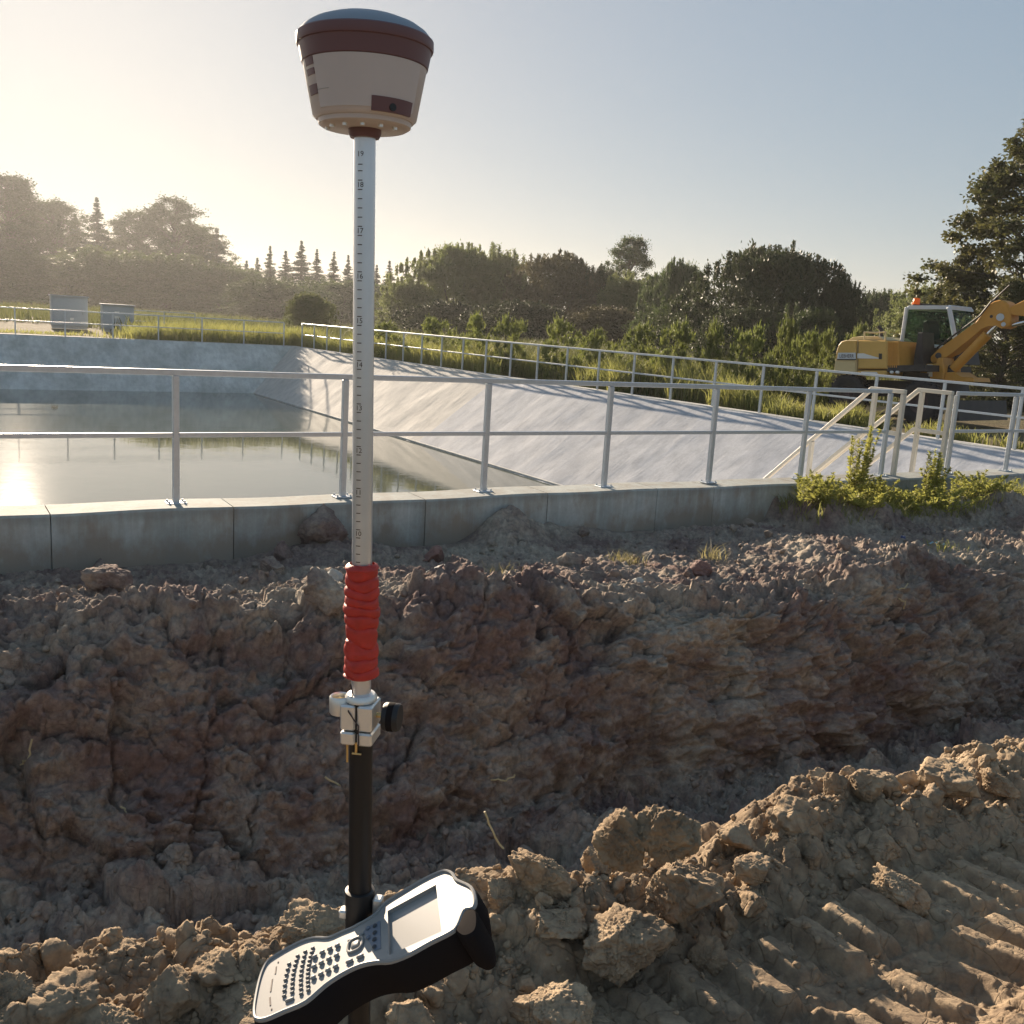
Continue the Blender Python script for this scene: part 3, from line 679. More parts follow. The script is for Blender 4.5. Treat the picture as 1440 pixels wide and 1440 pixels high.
# ------------------------------------------------------------------ receiver on the pole
rc = S0 + az * pz(183)
azr = az * .905
rec = thing('satellite_receiver', 'cream and burgundy satellite receiver screwed on top of the pole', 'receiver', rc)
def rl(prof, name, mt, par=rec, seg=72, a0=0, a1=2 * math.pi): return MB().lathe(prof, rc, ax, ay, azr, seg, a0, a1).build(name, M[mt], par, smooth=True)
rl([(0, -.010), (.0165, -.010), (.019, -.004), (.019, .002), (0, .002)], 'mount', 'dark_p', seg=32)
rl([(0, 0), (.048, .001), (.0525, .004), (.0535, .010), (.050, .013), (0, .013)], 'base', 'cream_p')
def rb(z): return .0585 + (z - .010) * (.0735 - .0585) / .085
body = rl([(0, .0095), (.055, .0095), (rb(.013), .0135), (rb(.097), .097), (0, .097)], 'body', 'cream_p')
rl([(rb(.074) + .0002, .074), (rb(.075) + .0013, .0752), (rb(.098) + .0013, .098), (rb(.098), .099)], 'dark_band', 'dark_p')
rl([(rb(.096), .0945), (.0765, .0955), (.0773, .098), (.0773, .107), (.0760, .1085), (.070, .1085)], 'rim', 'dark_p')
rl([(.0755, .1080), (.0745, .1100), (.070, .1160), (.061, .1225), (.046, .1290), (.030, .1328), (.014, .1347), (0, .1350)], 'dome', 'dome_p')
def bpatch(name, t0, t1, z0, z1, mt, dr=.0012, par=None):
    V, F = [], []; n_ = 14
    for k in range(n_ + 1):
        th = R(t0 + (t1 - t0) * k / n_); d = ax * math.sin(th) - ay * math.cos(th)
        V += [rc + d * (rb(z0) - .001) + azr * z0, rc + d * (rb(z0) + dr) + azr * z0, rc + d * (rb(z1) + dr) + azr * z1, rc + d * (rb(z1) - .001) + azr * z1]
    for k in range(n_):
        for j in range(3): F.append((4 * k + j, 4 * k + 4 + j, 4 * k + 5 + j, 4 * k + j + 1))
    F += [(0, 1, 2, 3), (4 * n_ + 3, 4 * n_ + 2, 4 * n_ + 1, 4 * n_)]
    return MB().add(V, F).build(name, M[mt], par or body, smooth=True)
bpatch('front_panel', -36, 78, .016, .0735, 'cream_p', .0009)
bpatch('port_cover', -53, -37, .065, .0735, 'dark_p', .0007); bpatch('port_cover', -53, -37.5, .054, .061, 'dark_p', .0007)
bpatch('port_cover', -53, -36.5, .032, .043, 'dark_p', .0012)
bpatch('port_cover', 24, 74, .012, .0285, 'dark_p', .0015)
d_ = ax * math.sin(R(47)) - ay * math.cos(R(47))
MB().tube([rc + d_ * (rb(.019) + .000) + azr * .018, rc + d_ * (rb(.019) + .0022) + azr * .018], .0042, 16).build('socket', M['blackp'], body, smooth=True)
bpatch('seam', -36, -20, .0358, .0363, 'keyg', .0011)
for k in range(6):
    th = R(-70 + 28 * k); d_ = ax * math.sin(th) - ay * math.cos(th)
    MB().tube([rc + d_ * .042 - azr * .0025, rc + d_ * .042 + azr * .001], .003, 10).build('screw', M['alu2'], rec)

# ------------------------------------------------------------------ field controller
beta, gam = R(28), R(8)
CN = np.array([-math.sin(beta), -math.sin(gam), math.cos(beta)]); CN /= np.linalg.norm(CN)
CC = at_y(505, 1330, 1.125)
CL = np.array([math.cos(beta), 0, math.sin(beta)]); CL -= CN * (CL @ CN); CL /= np.linalg.norm(CL)   # towards the screen end
CWd = np.cross(CN, CL)
def cp(x, y): return on_plane(x, y, CC, CN)
ctl = thing('field_controller', 'pale grey handheld field controller with keypad and screen clamped to the pole', 'controller', CC - CN * .05)
OUT = [(358, 1427), (361, 1433), (374, 1433), (400, 1422), (430, 1409), (457, 1386), (481, 1370), (506, 1358), (529, 1353), (550, 1352), (576, 1342), (605, 1326), (633, 1312), (643, 1303), (650, 1286), (655, 1279), (665, 1277),
       (668, 1266), (662, 1248), (642, 1238), (636, 1229), (627, 1225), (617, 1227), (594, 1238), (567, 1254), (546, 1267), (538, 1274), (528, 1286), (513, 1296), (505, 1300), (496, 1305), (481, 1311), (462, 1319), (444, 1319), (430, 1322), (412, 1330), (391, 1342), (377, 1352), (370, 1364), (365, 1379), (361, 1397), (358, 1416)]
def smooth_loop(L, n=3):
    L = [np.array(p) for p in L]; r = []
    for i in range(len(L)):
        p0, p1, p2_, p3 = L[i - 1], L[i], L[(i + 1) % len(L)], L[(i + 2) % len(L)]
        for k in range(n):
            t = k / n; r.append(.5 * ((2 * p1) + (-p0 + p2_) * t + (2 * p0 - 5 * p1 + 4 * p2_ - p3) * t * t + (-p0 + 3 * p1 - 3 * p2_ + p3) * t ** 3))
    return r
out = smooth_loop([cp(*p) for p in OUT])
cen = sum(out) / len(out)
def shrink(L, d):
    r = []; n_ = len(L)
    for i in range(n_):
        t = L[(i + 2) % n_] - L[i - 2]; t /= np.linalg.norm(t); nn = np.cross(CN, t)
        if nn @ (cen - L[i]) < 0 and False: nn = -nn
        r.append(L[i] + nn * d)
    return r
sgn = 1 if np.linalg.norm(shrink(out, .004)[0] - cen) < np.linalg.norm(out[0] - cen) else -1
def inset(d): return shrink(out, d * sgn)
scr = [cp(545, 1281), cp(613, 1244), cp(621, 1310), cp(547, 1343)]
from mathutils.geometry import tessellate_polygon
face = inset(.0022); loops = [[Vector(p) for p in face], [Vector(p) for p in scr]]
tri = tessellate_polygon(loops); FV = [np.array(p) for p in face] + [np.array(p) for p in scr]; nf = len(face)
mb = MB(); mb.add(FV, tri)
mb.add([p for p in scr] + [p - CN * .0065 for p in scr], [(i, (i + 1) % 4, 4 + (i + 1) % 4, 4 + i) for i in range(4)])
mb.add([p for p in face] + [p - CN * .012 for p in face], [(i, (i + 1) % nf, nf + (i + 1) % nf, nf + i) for i in range(nf)])
fo = mb.build('face', M['ctrl'], ctl, fix=False)
mb = MB(); mb.add([p - CN * .0062 for p in scr], [(0, 1, 2, 3)]); mb.build('screen', M['screen'], ctl)
edge = inset(-.0002)
mb = MB(); ring = []
for d, h in ((.0022, -.001), (.0016, .0022), (-.0002, .0028), (-.0022, .0010), (-.0026, -.004)):
    ring.append([p + CN * h for p in inset(d)])
mb.add([p for r_ in ring for p in r_], [(k * nf + i, k * nf + (i + 1) % nf, (k + 1) * nf + (i + 1) % nf, (k + 1) * nf + i) for k in range(4) for i in range(nf)])
mb.build('rim', M['ctrl'], ctl, smooth=True)
lay = []
for d, h in ((-.0024, -.002), (-.0045, -.008), (-.0045, -.034), (.003, -.056), (.016, -.064)): lay.append([p + CN * h for p in inset(d)])
mb = MB(); mb.add([p for r_ in lay for p in r_], [(k * nf + i, k * nf + (i + 1) % nf, (k + 1) * nf + (i + 1) % nf, (k + 1) * nf + i) for k in range(4) for i in range(nf)] + [tuple(range(4 * nf, 5 * nf))])
mb.build('rubber_case', M['rubber'], ctl, smooth=True)
# rubber hump wrapping the head's near corner
hump = smooth_loop([cp(*q) for q in ((640, 1309), (645, 1301), (651, 1287), (656, 1280), (664, 1277), (670, 1282), (672, 1296), (668, 1312), (652, 1319))], 4)
hc = sum(hump) / len(hump); hl = []
for d_, h_ in ((.45, .0022), (.12, .0016), (0, -.002), (-.03, -.02), (.02, -.05), (.3, -.062)): hl += [p + (hc - p) * d_ + CN * h_ for p in hump]
nh_ = len(hump); MB().add(hl, [(k * nh_ + i, k * nh_ + (i + 1) % nh_, (k + 1) * nh_ + (i + 1) % nh_, (k + 1) * nh_ + i) for k in range(5) for i in range(nh_)] + [tuple(range(nh_)), tuple(range(5 * nh_, 6 * nh_))]).build('corner_bumper', M['rubber'], ctl, smooth=True)
z5 = lambda x, y: cp(350 + x / 8, 1260 + y / 8)
z6 = lambda x, y: cp(480 + x / 6.857, 1210 + y / 6.857)
kd = {}
def key(P, l, w, h, mt, rot=0.0):
    kk = (l, w, h, mt)
    if kk not in kd:
        k_ = MB().box((0, 0, h / 2 - .0004), (1, 0, 0), (0, 1, 0), (0, 0, 1), l, w, h, min(l, w) * .28)
        me = bpy.data.meshes.new('key'); me.from_pydata(k_.v, [], k_.f); me.shade_smooth(); me.materials.append(M[mt]); kd[kk] = me
    o = bpy.data.objects.new('key', kd[kk]); COL.objects.link(o); o.parent = ctl
    c, s = math.cos(rot), math.sin(rot); X = CL * c + CWd * s; Y = -CL * s + CWd * c
    mm = Matrix.Identity(4); loc = P - ORI[ctl.name]
    for i in range(3): mm[i][0], mm[i][1], mm[i][2], mm[i][3] = X[i], Y[i], CN[i], loc[i]
    o.matrix_local = mm; return o
for (a, b, n_, bow) in (((455, 770), (400, 1130), 7, 12), ((552, 680), (490, 1090), 9, 18), ((637, 632), (592, 1105), 10, 22), ((722, 592), (672, 1065), 11, 26)):
    for k in range(n_):
        f = k / (n_ - 1); key(z5(a[0] + (b[0] - a[0]) * f - bow * math.sin(math.pi * f) , a[1] + (b[1] - a[1]) * f), .0056, .0038, .0030, 'keym')
key(z5(462, 1172), .0125, .0042, .003, 'keyg', .0)
for row in (((745, 690), (830, 640), (915, 600), (1000, 565)), ((738, 800), (820, 758), (905, 715), (990, 675)), ((730, 925), (815, 885), (895, 840), (980, 800))):
    for q in row: key(z5(*q), .0078, .0066, .0040, 'keyg')
for q in ((1135, 740), (1255, 685)): key(z5(*q), .0105, .0060, .0035, 'keyg')
for q in ((1150, 500), (1265, 440)): key(z5(*q), .0090, .0040, .0030, 'keyg')
rg = []
for k in range(28):
    th = 2 * math.pi * k / 28; c, s = math.cos(th), math.sin(th)
    rg.append(z5(1200, 552) + CL * (abs(c) ** .7 * math.copysign(1, c)) * .0105 + CWd * (abs(s) ** .7 * math.copysign(1, s)) * .0115 + CN * .0012)
MB().tube(rg + [rg[0], rg[1]], .0017, 8).build('pad_ring', M['keyg'], ctl, smooth=True)
key(z5(1200, 552), .0115, .0120, .003, 'keyg')
blue_loop = [z6(*q) for q in ((215, 690), (250, 650), (375, 585), (382, 850), (325, 872), (300, 840))]
MB().prism([p - CN * .0002 for p in blue_loop], CN, .0012).build('blue_patch', M['ctrlb'], ctl)  # thin bluish plate around the dark keys on the neck
for q in ((330, 640), (328, 705), (326, 770), (324, 842)): key(z6(*q) + CN * .001, .0058, .0062, .0034, 'keyd')
for q in ((262, 662), (262, 752)): key(z6(*q) + CN * .001, .0065, .0060, .0034, 'ctrlb')
for a, b in (((298, 880), (308, 795)), ((245, 1080), (265, 935)), ((243, 1235), (236, 1140))):
    p, q = z5(*a), z5(*b); MB().beam(p, q, .0022, .0012, .0003, CN).build('slot', M['ink'], ctl)
for q in ((330, 745), (256, 1275)): MB().tube([z5(*q) - CN * .001, z5(*q) + CN * .0008], .0011, 10).build('screw', M['ink'], ctl)

# ------------------------------------------------------------------ cabinets behind the far rim
M['cab'] = mat('cabinet_paint', (.45, .48, .50), .5, var=.04, vscale=4)
M['cabd'] = mat('cabinet_trim', (.30, .32, .33), .5)
def cabinet(u, v, w, h, d, label, extra):
    t = thing('electrical_cabinet', label, 'cabinet', W(u, v, GZ), 'grey cabinets behind the far rim')
    MB().box(W(u, v, GZ + .15 + (h - .15) / 2), UX, VX, Z3, w, d, h - .15, .02).build('body', M['cab'], t)
    MB().box(W(u, v, GZ + .075), UX, VX, Z3, w * .94, d * .9, .15).build('plinth', M['lip'], t)
    MB().box(W(u, v - .03, GZ + h + .03), UX, VX, Z3, w + .12, d + .16, .06, .015).build('roof', M['cab'], t)
    dr = MB().box(W(u, v - d / 2 - .012, GZ + .2 + (h - .3) / 2), UX, VX, Z3, w * .9, .022, h - .3, .008).build('door', M['cab'], t)
    MB().box(W(u + w * .36, v - d / 2 - .035, GZ + h * .5), UX, VX, Z3, .03, .03, .16, .008).build('handle', M['cabd'], dr)
    for (x, z, ww, hh) in extra: MB().box(W(u + x, v - d / 2 - .027, GZ + z), UX, VX, Z3, ww, .012, hh, .003).build('sign_plate', M['alu2'], dr)
CA, CB_ = to_uv(at_y(97, 440, 57)), to_uv(at_y(165, 445, 56))
cabinet(CA[0], CA[1], 1.9, 1.78, .7, 'taller grey electrical cabinet behind the far railing', [(0.1, .55, .2, .14)])
cabinet(CB_[0], CB_[1], 1.65, 1.47, .7, 'lower grey electrical cabinet with two small plates behind the far railing', [(-.08, 1.08, .26, .12), (-.08, .82, .26, .12)])

# ------------------------------------------------------------------ excavator
M['yel'] = mat('excavator_yellow', (.60, .37, .10), .5, var=.10, vscale=1.5, spec=.4)
M['yelp'] = mat('excavator_faded_yellow', (.62, .49, .26), .6, var=.08, vscale=2)
M['ora'] = mat('excavator_orange', (.56, .27, .045), .5, var=.12, vscale=2, spec=.4)
M['grm'] = mat('excavator_cab_grey', (.52, .56, .60), .45)
M['dkm'] = mat('excavator_dark_steel', (.035, .030, .030), .6, var=.3, vscale=4)
M['chrome'] = mat('cylinder_rod', (.75, .76, .78), .18, 1.0)
M['tyre'] = mat('tyre_rubber', (.030, .026, .026), .85, var=.3, vscale=6, bump=.2, bscale=30)
M['mud'] = mat('muddy_rim', (.085, .055, .055), .8, var=.3, vscale=5)
M['beac'] = mat('beacon_amber', (.85, .22, .01), .25, trans=.3)
M['seatm'] = mat('cab_seat', (.045, .035, .033), .8)
M['white'] = mat('white_decal', (.70, .70, .68), .5)
gm = bpy.data.materials.new('cab_glass'); gm.use_nodes = True; n = gm.node_tree; p = n.nodes['Principled BSDF']
p.inputs['Base Color'].default_value = (.02, .03, .028, 1); p.inputs['Roughness'].default_value = .03; p.inputs['Transmission Weight'].default_value = .0; p.inputs['IOR'].default_value = 1.45
tr = n.nodes.new('ShaderNodeBsdfTransparent'); tr.inputs[0].default_value = (.72, .86, .80, 1); mx = n.nodes.new('ShaderNodeMixShader'); mx.inputs[0].default_value = .16
n.links.new(tr.outputs[0], mx.inputs[1]); n.links.new(p.outputs[0], mx.inputs[2]); n.links.new(mx.outputs[0], n.nodes['Material Output'].inputs['Surface']); M['glass'] = gm
EF = np.array([.62, -.785, 0]); EF /= np.linalg.norm(EF); ES = np.array([EF[1], -EF[0], 0])      # forward; right side (towards the photographer)
E0 = at_z(1252, 592, GZ)
def ex(x, y, off=0.0): return on_plane(x, y, E0 - ES * off, ES)
exc = thing('wheeled_excavator', 'yellow wheeled excavator with grey cab parked beyond the right railing', 'excavator', E0 - ES * 1.2)
def pl(name, pts, off, width, mt, par=exc, bev=.02, smooth=False): return MB().prism([ex(x, y, off) for x, y in pts], -ES, width, bev).build(name, M[mt], par, smooth=smooth)
cw = pl('counterweight', [(1172, 527), (1173, 506), (1175, 494), (1178, 485), (1182, 480), (1189, 478), (1204.5, 478), (1203.5, 527)], 0, 2.45, 'yelp', bev=.05)
pl('upper_panel', [(1174.5, 504), (1176.5, 494), (1179, 486), (1183, 481), (1189, 479), (1204, 479), (1203.6, 504)], -.012, .05, 'yel', cw, .01)
np_ = pl('name_plate', [(1177, 505), (1178.5, 496), (1203, 496), (1203, 505)], -.03, .03, 'grm', cw, .004)
pl('plate_edge', [(1176.5, 506), (1177, 504.6), (1203.3, 504.8), (1203.3, 506.4)], -.035, .03, 'dkm', cw, .003)
V, F = glyph('LIEBHERR', 1.0); xs = [v[0] for v in V]; ys = [v[1] for v in V]; wx = max(xs) - min(xs); wy = max(ys) - min(ys)
MB().add([ex(1190.5 + (v[0] - (max(xs) + min(xs)) / 2) / wx * 20, 500.6 - (v[1] - (max(ys) + min(ys)) / 2) / wy * 5.0 + 0 * v[0], -.036) for v in V], F).build('lettering', M['ink'], np_, fix=False)
eng = pl('engine_cover', [(1205.5, 519), (1206, 478.5), (1245, 478.5), (1247, 481), (1247, 519)], .01, 2.4, 'yel', bev=.04)
pl('white_stripe', [(1205.5, 504), (1205.7, 497), (1214, 496.8), (1226, 500.5), (1235, 503), (1240, 504.4)], -.004, .02, 'white', eng, .002)
pl('latch', [(1235.5, 505), (1235.7, 497), (1239.7, 497.2), (1239.5, 505.2)], -.012, .03, 'dkm', eng, .004)
pl('sill_panel', [(1205.5, 528), (1205.5, 521), (1246.5, 521), (1246, 529)], .02, 2.3, 'yel', eng, .02)
pl('sill_plate', [(1210, 526.5), (1211, 522.5), (1232, 523), (1236, 527.5)], .0, .03, 'white', eng, .003)
pl('hood_top', [(1192, 478), (1199, 474), (1212, 472.5), (1236, 473), (1245, 478)], .5, 1.3, 'yelp', eng, .03)
for x0 in (1215.5, 1245): 
    h_ = MB(); h_.tube([ex(x0, 478, .1), ex(x0 + .3, 466, .1)], .022, 8); h_.build('handrail', M['yelp'], exc)
MB().tube([ex(1215.8, 467, .1), ex(1230, 468, .1), ex(1245.3, 467, .1)], .018, 8).build('handrail', M['yelp'], exc)
MB().tube([ex(1240, 478, 1.6), ex(1239, 464, 1.6), ex(1235.5, 459, 1.6)], .05, 10).build('exhaust', M['dkm'], exc)
sb = pl('storage_box', [(1247.5, 520), (1247.5, 479.5), (1263, 480), (1265, 520)], .06, .9, 'ora', bev=.02)
for k in range(5): MB().beam(ex(1250 + k * 2.6, 482.5, .05), ex(1250.3 + k * 2.6, 517, .05), .02, .02, .004).build('rib', M['ora'], sb)
pl('side_deck', [(1246, 514), (1300, 513), (1300, 522), (1246, 523)], .05, 2.2, 'dkm')
for x0 in (1254, 1262): MB().box(ex(x0, 523.5, .02), EF, ES, Z3, .10, .06, .07, .02).build('lamp', M['white'], exc)
pl('tank', [(1291, 467), (1297, 467), (1297.5, 517), (1284, 517), (1285, 500)], .55, .55, 'dkm', bev=.03)
fr_ = pl('boom_bracket', [(1293, 512), (1316, 511), (1319, 503), (1325, 503), (1328, 520), (1326, 534), (1293, 533)], .72, .8, 'ora', bev=.03)
pl('decal', [(1303.5, 529), (1304, 512.5), (1311, 513), (1310.5, 530)], .70, .03, 'white', fr_, .003)
pl('decal_dark', [(1304.2, 518), (1304.5, 513.5), (1310.4, 514), (1310.2, 519)], .69, .03, 'dkm', fr_, .003)
# cab on the far side
cb = pl('cab_base', [(1268, 512), (1267, 480), (1300, 484), (1344, 489), (1347, 512)], 1.25, 1.1, 'dkm', bev=.03)
cabp = pl('cab_roof', [(1274.5, 435), (1275.5, 430.5), (1278, 429.3), (1333, 429.5), (1336, 432), (1336, 435)], 1.2, 1.15, 'grm', bev=.03)
for off in (1.2, 2.28):
    for (a, b, w) in (((1268, 482), (1275.5, 432), .09), ((1334.5, 432), (1346, 490), .12), ((1267, 482), (1346, 490), .07)):
        MB().beam(ex(*a, off), ex(*b, off), .08, w, .015, ES).build('cab_pillar', M['grm'], exc)
    pl('side_window', [(1270, 481), (1276.5, 435), (1333.5, 435), (1343, 488)], off + .02, .012, 'glass', bev=.0)
a, b, c, d = ex(1335, 434, 1.25), ex(1345.5, 489, 1.25), None, None
c, d = b - ES * 1.0, a - ES * 1.0
MB().prism([a, b, c, d], -EF, .012).build('windscreen', M['glass'], exc)
MB().beam(a - ES * .0 + Z3 * .04, d + Z3 * .04, .09, .09, .015).build('cab_pillar', M['grm'], exc)
MB().beam(b, c, .07, .07, .01).build('cab_pillar', M['grm'], exc)
seat = pl('operator_seat', [(1296, 500), (1296, 470), (1298, 452), (1303, 450), (1306, 455), (1307, 478), (1318, 481), (1320, 492), (1320, 500)], 1.55, .5, 'seatm', bev=.03)
MB().tube([ex(1326, 500, 1.8), ex(1330, 480, 1.8), ex(1327, 476, 1.8)], .03, 8).build('steering_column', M['dkm'], exc)
bc = ex(1288, 430, 1.5)
be = MB().lathe([(0, .0), (.10, .0), (.10, .05), (.085, .06), (.082, .16), (.06, .19), (0, .195)], bc, EF, ES, Z3, 18).build('beacon', M['beac'], exc, smooth=True)
MB().lathe([(0, -.03), (.11, -.03), (.11, .02), (.1, .03)], bc, EF, ES, Z3, 18).build('beacon_base', M['dkm'], be)
pl('roof_rack', [(1293, 429), (1293, 426.5), (1304, 427), (1304, 429.4)], 1.5, .6, 'dkm', bev=.01)
MB().tube([ex(1346, 475, 1.15), ex(1352, 462, 1.05), ex(1352, 455, 1.05)], .015, 6).build('mirror_arm', M['dkm'], exc)
# boom, rams and arm
bo1 = pl('boom', [(1306, 507), (1308, 502), (1318, 492), (1345, 472), (1372, 452), (1384, 438), (1392, 427), (1399, 423), (1407, 421.5), (1414, 424), (1418, 428), (1421, 440), (1421, 452), (1418, 459), (1410, 462), (1402, 457.5), (1390, 458.5), (1382, 462), (1360, 480), (1338, 497), (1322, 508), (1312, 511)], .92, .42, 'ora', bev=.03)
def pin(x, y, off, w, r, mt='dkm', par=bo1): MB().tube([ex(x, y, off), ex(x, y, off + w)], r, 16).build('pivot_pin', M[mt], par, smooth=True)
pin(1406.5, 446, .86, .54, .085, 'grm'); pin(1411, 456, .88, .5, .05, 'grm'); pin(1319.5, 500, .86, .54, .07)
pin(1394, 445, .90, .46, .035)
MB().tube([ex(1338, 522, 1.0), ex(1389, 470, 1.0)], .115, 16).build('boom_ram', M['ora'], exc, smooth=True)
MB().tube([ex(1387, 472, 1.0), ex(1402, 457, 1.0)], .05, 12).build('ram_rod', M['chrome'], exc, smooth=True)
MB().tube([ex(1333, 527, 1.0), ex(1341, 519, 1.0)], .14, 14).build('ram_foot', M['dkm'], exc, smooth=True)
pl('ram_mount', [(1325, 536), (1328, 524), (1340, 523), (1352, 530), (1368, 531), (1370, 537)], .8, .8, 'ora', bev=.02)
bo2 = pl('second_boom', [(1415, 434), (1421, 431.5), (1440, 422), (1475, 411), (1510, 412), (1540, 422), (1537, 431), (1508, 426), (1478, 430), (1442, 445), (1424, 443), (1416, 440)], .95, .36, 'ora', bev=.02)
MB().tube([ex(1424, 457, 1.05), ex(1475, 445, 1.05)], .05, 12).build('ram_rod', M['chrome'], exc, smooth=True)
MB().tube([ex(1475, 445, 1.05), ex(1520, 434, 1.05)], .1, 14).build('boom_ram', M['ora'], exc, smooth=True)
pl('dipper_arm', [(1530, 417), (1546, 415), (1556, 430), (1562, 520), (1553, 524), (1540, 450)], 1.0, .3, 'ora', bev=.02)
pl('bucket', [(1548, 518), (1566, 518), (1582, 540), (1585, 565), (1570, 584), (1545, 590), (1541, 582), (1556, 560)], .75, .85, 'dkm', bev=.02)
MB().tube([ex(1393, 426, .9), ex(1408, 412, .88), ex(1420, 401, .9)], .02, 6).build('work_light_bracket', M['dkm'], exc)
MB().tube([ex(1318, 489, .9), ex(1350, 465, .88), ex(1378, 444, .88), ex(1394, 424, .88), ex(1404, 419, .9)], .022, 6).build('hose', M['dkm'], exc)
pl('chassis', [(1180, 545), (1182, 533), (1330, 537), (1332, 552), (1325, 560), (1190, 556)], .7, 1.1, 'dkm', bev=.03)
MB().lathe([(0, 0), (.62, 0), (.62, .22), (0, .22)], E0 - ES * 1.22 + Z3 * .98 + EF * .1, EF, ES, Z3, 28).build('slew_ring', M['dkm'], exc)
pl('dozer_blade', [(1340, 592), (1343, 565), (1347, 563), (1349, 592)], .1, 2.3, 'dkm', bev=.01)
def wheel(cx, off):
    c = ex(cx, 560, off); c[2] = GZ + .53 - .03
    c = np.array(c); r = .53
    prof = [(.24, -.13), (.36, -.15), (.46, -.155), (.505, -.13), (.52, -.07), (.52, .07), (.505, .13), (.46, .155), (.36, .15), (.24, .13)]
    wo = thing_part('wheel', prof, c)
    return wo
def thing_part(name, prof, c):
    w = MB().lathe(prof, c, EF, Z3, ES, 36).build(name, M['tyre'], exc, smooth=True)
    lg = MB()
    for k in range(20):
        for sd in (-1, 1):
            th = 2 * math.pi * (k + (.5 if sd > 0 else 0)) / 20; d = EF * math.sin(th) - Z3 * math.cos(th); t = EF * math.cos(th) + Z3 * math.sin(th)
            lg.box(c + d * .522 + ES * sd * .075, (t * .9 + ES * .43 * sd), np.cross(d, (t * .9 + ES * .43 * sd)), d, .045, .15, .05)
    lg.build('tread', M['tyre'], w)
    MB().lathe([(.25, .05), (.25, .12), (.22, .125), (.20, .04), (.09, .03), (.08, .10), (0, .105)], c, EF, Z3, ES, 28).build('rim', M['mud'], w, smooth=True)
    return w
for cx in (1194, 1297):
    for off in (.17, .50, 1.95, 2.28): wheel(cx, off)

# ------------------------------------------------------------------ trees, bushes
def unit(V): return V / (np.linalg.norm(V, axis=-1, keepdims=True) + 1e-9)
def leafmesh(name, C_, D, l, w, rng):
    """C_: leaf centres, D: direction each leaf points along"""
    n = len(C_); D = unit(D); b = unit(np.cross(D, rng.normal(size=(n, 3)))); nn = np.cross(D, b)
    L = l * rng.uniform(.6, 1.3, (n, 1)); Wd = w * rng.uniform(.7, 1.25, (n, 1))
    V = np.stack([C_ - D * L / 2, C_ + b * Wd / 2 + nn * Wd * .18, C_ + D * L / 2, C_ - b * Wd / 2 + nn * Wd * .18], 1).reshape(-1, 3)
    F = np.arange(n * 4).reshape(-1, 4)
    return npmesh(name, V, F)
def stems(name, lines, mt):
    mb = MB()
    for pts, r0, r1 in lines:
        k = len(pts); mb.tube(pts, [r0 + (r1 - r0) * i / (k - 1) for i in range(k)], 7, True)
    me = bpy.data.meshes.new(name); me.from_pydata(mb.v, [], mb.f); me.shade_smooth(); me.materials.append(M[mt]); return me
M['bark'] = mat('bark', (.09, .075, .06), .9, var=.3, vscale=6, bump=.4, bscale=12)
M['lf_bush'] = leafmat('willow_leaf', (.105, .135, .045), (.055, .085, .025), .36)
M['lf_dense'] = leafmat('sallow_leaf', (.085, .11, .04), (.045, .068, .024), .25)
M['lf_tree'] = leafmat('birch_leaf', (.085, .11, .04), (.05, .075, .025), .34, .5)
M['lf_con'] = leafmat('spruce_needle', (.045, .075, .035), (.028, .05, .022), .18, .6)
M['lf_right'] = leafmat('poplar_leaf', (.15, .14, .05), (.075, .085, .03), .32, .9)
M['lf_low'] = leafmat('weed_leaf', (.22, .24, .06), (.12, .15, .04), .5)
def clumped(rng, centers, rad, n, up=.4, squash=.8):
    k = len(centers); idx = rng.integers(0, k, n); r = rad[idx][:, None] * np.abs(rng.normal(0, .55, (n, 1))) ** .8
    d = unit(rng.normal(size=(n, 3))); P = centers[idx] + d * r * np.array([1, 1, squash])
    return P, unit(d + np.array([0, 0, up]) + rng.normal(0, .5, (n, 3)))
def dome_centers(rng, n, h, r, base=.12, shell=.55, pw=.5):
    out = []
    while len(out) < n:
        th = rng.uniform(0, 6.283); z = rng.uniform(base, 1.0); rr = (max(0.0, 1 - ((z - .32) / .70) ** 2)) ** pw if z > .32 else .82 + .18 * z / .32
        rr *= (.82 + .22 * math.sin(th * 3 + z * 5) * math.sin(th * 2 + 1)); f = rng.uniform(shell, 1) 
        out.append((math.cos(th) * r * rr * f, math.sin(th) * r * rr * f, z * h * .95))
    return np.array(out)
VAR = {}
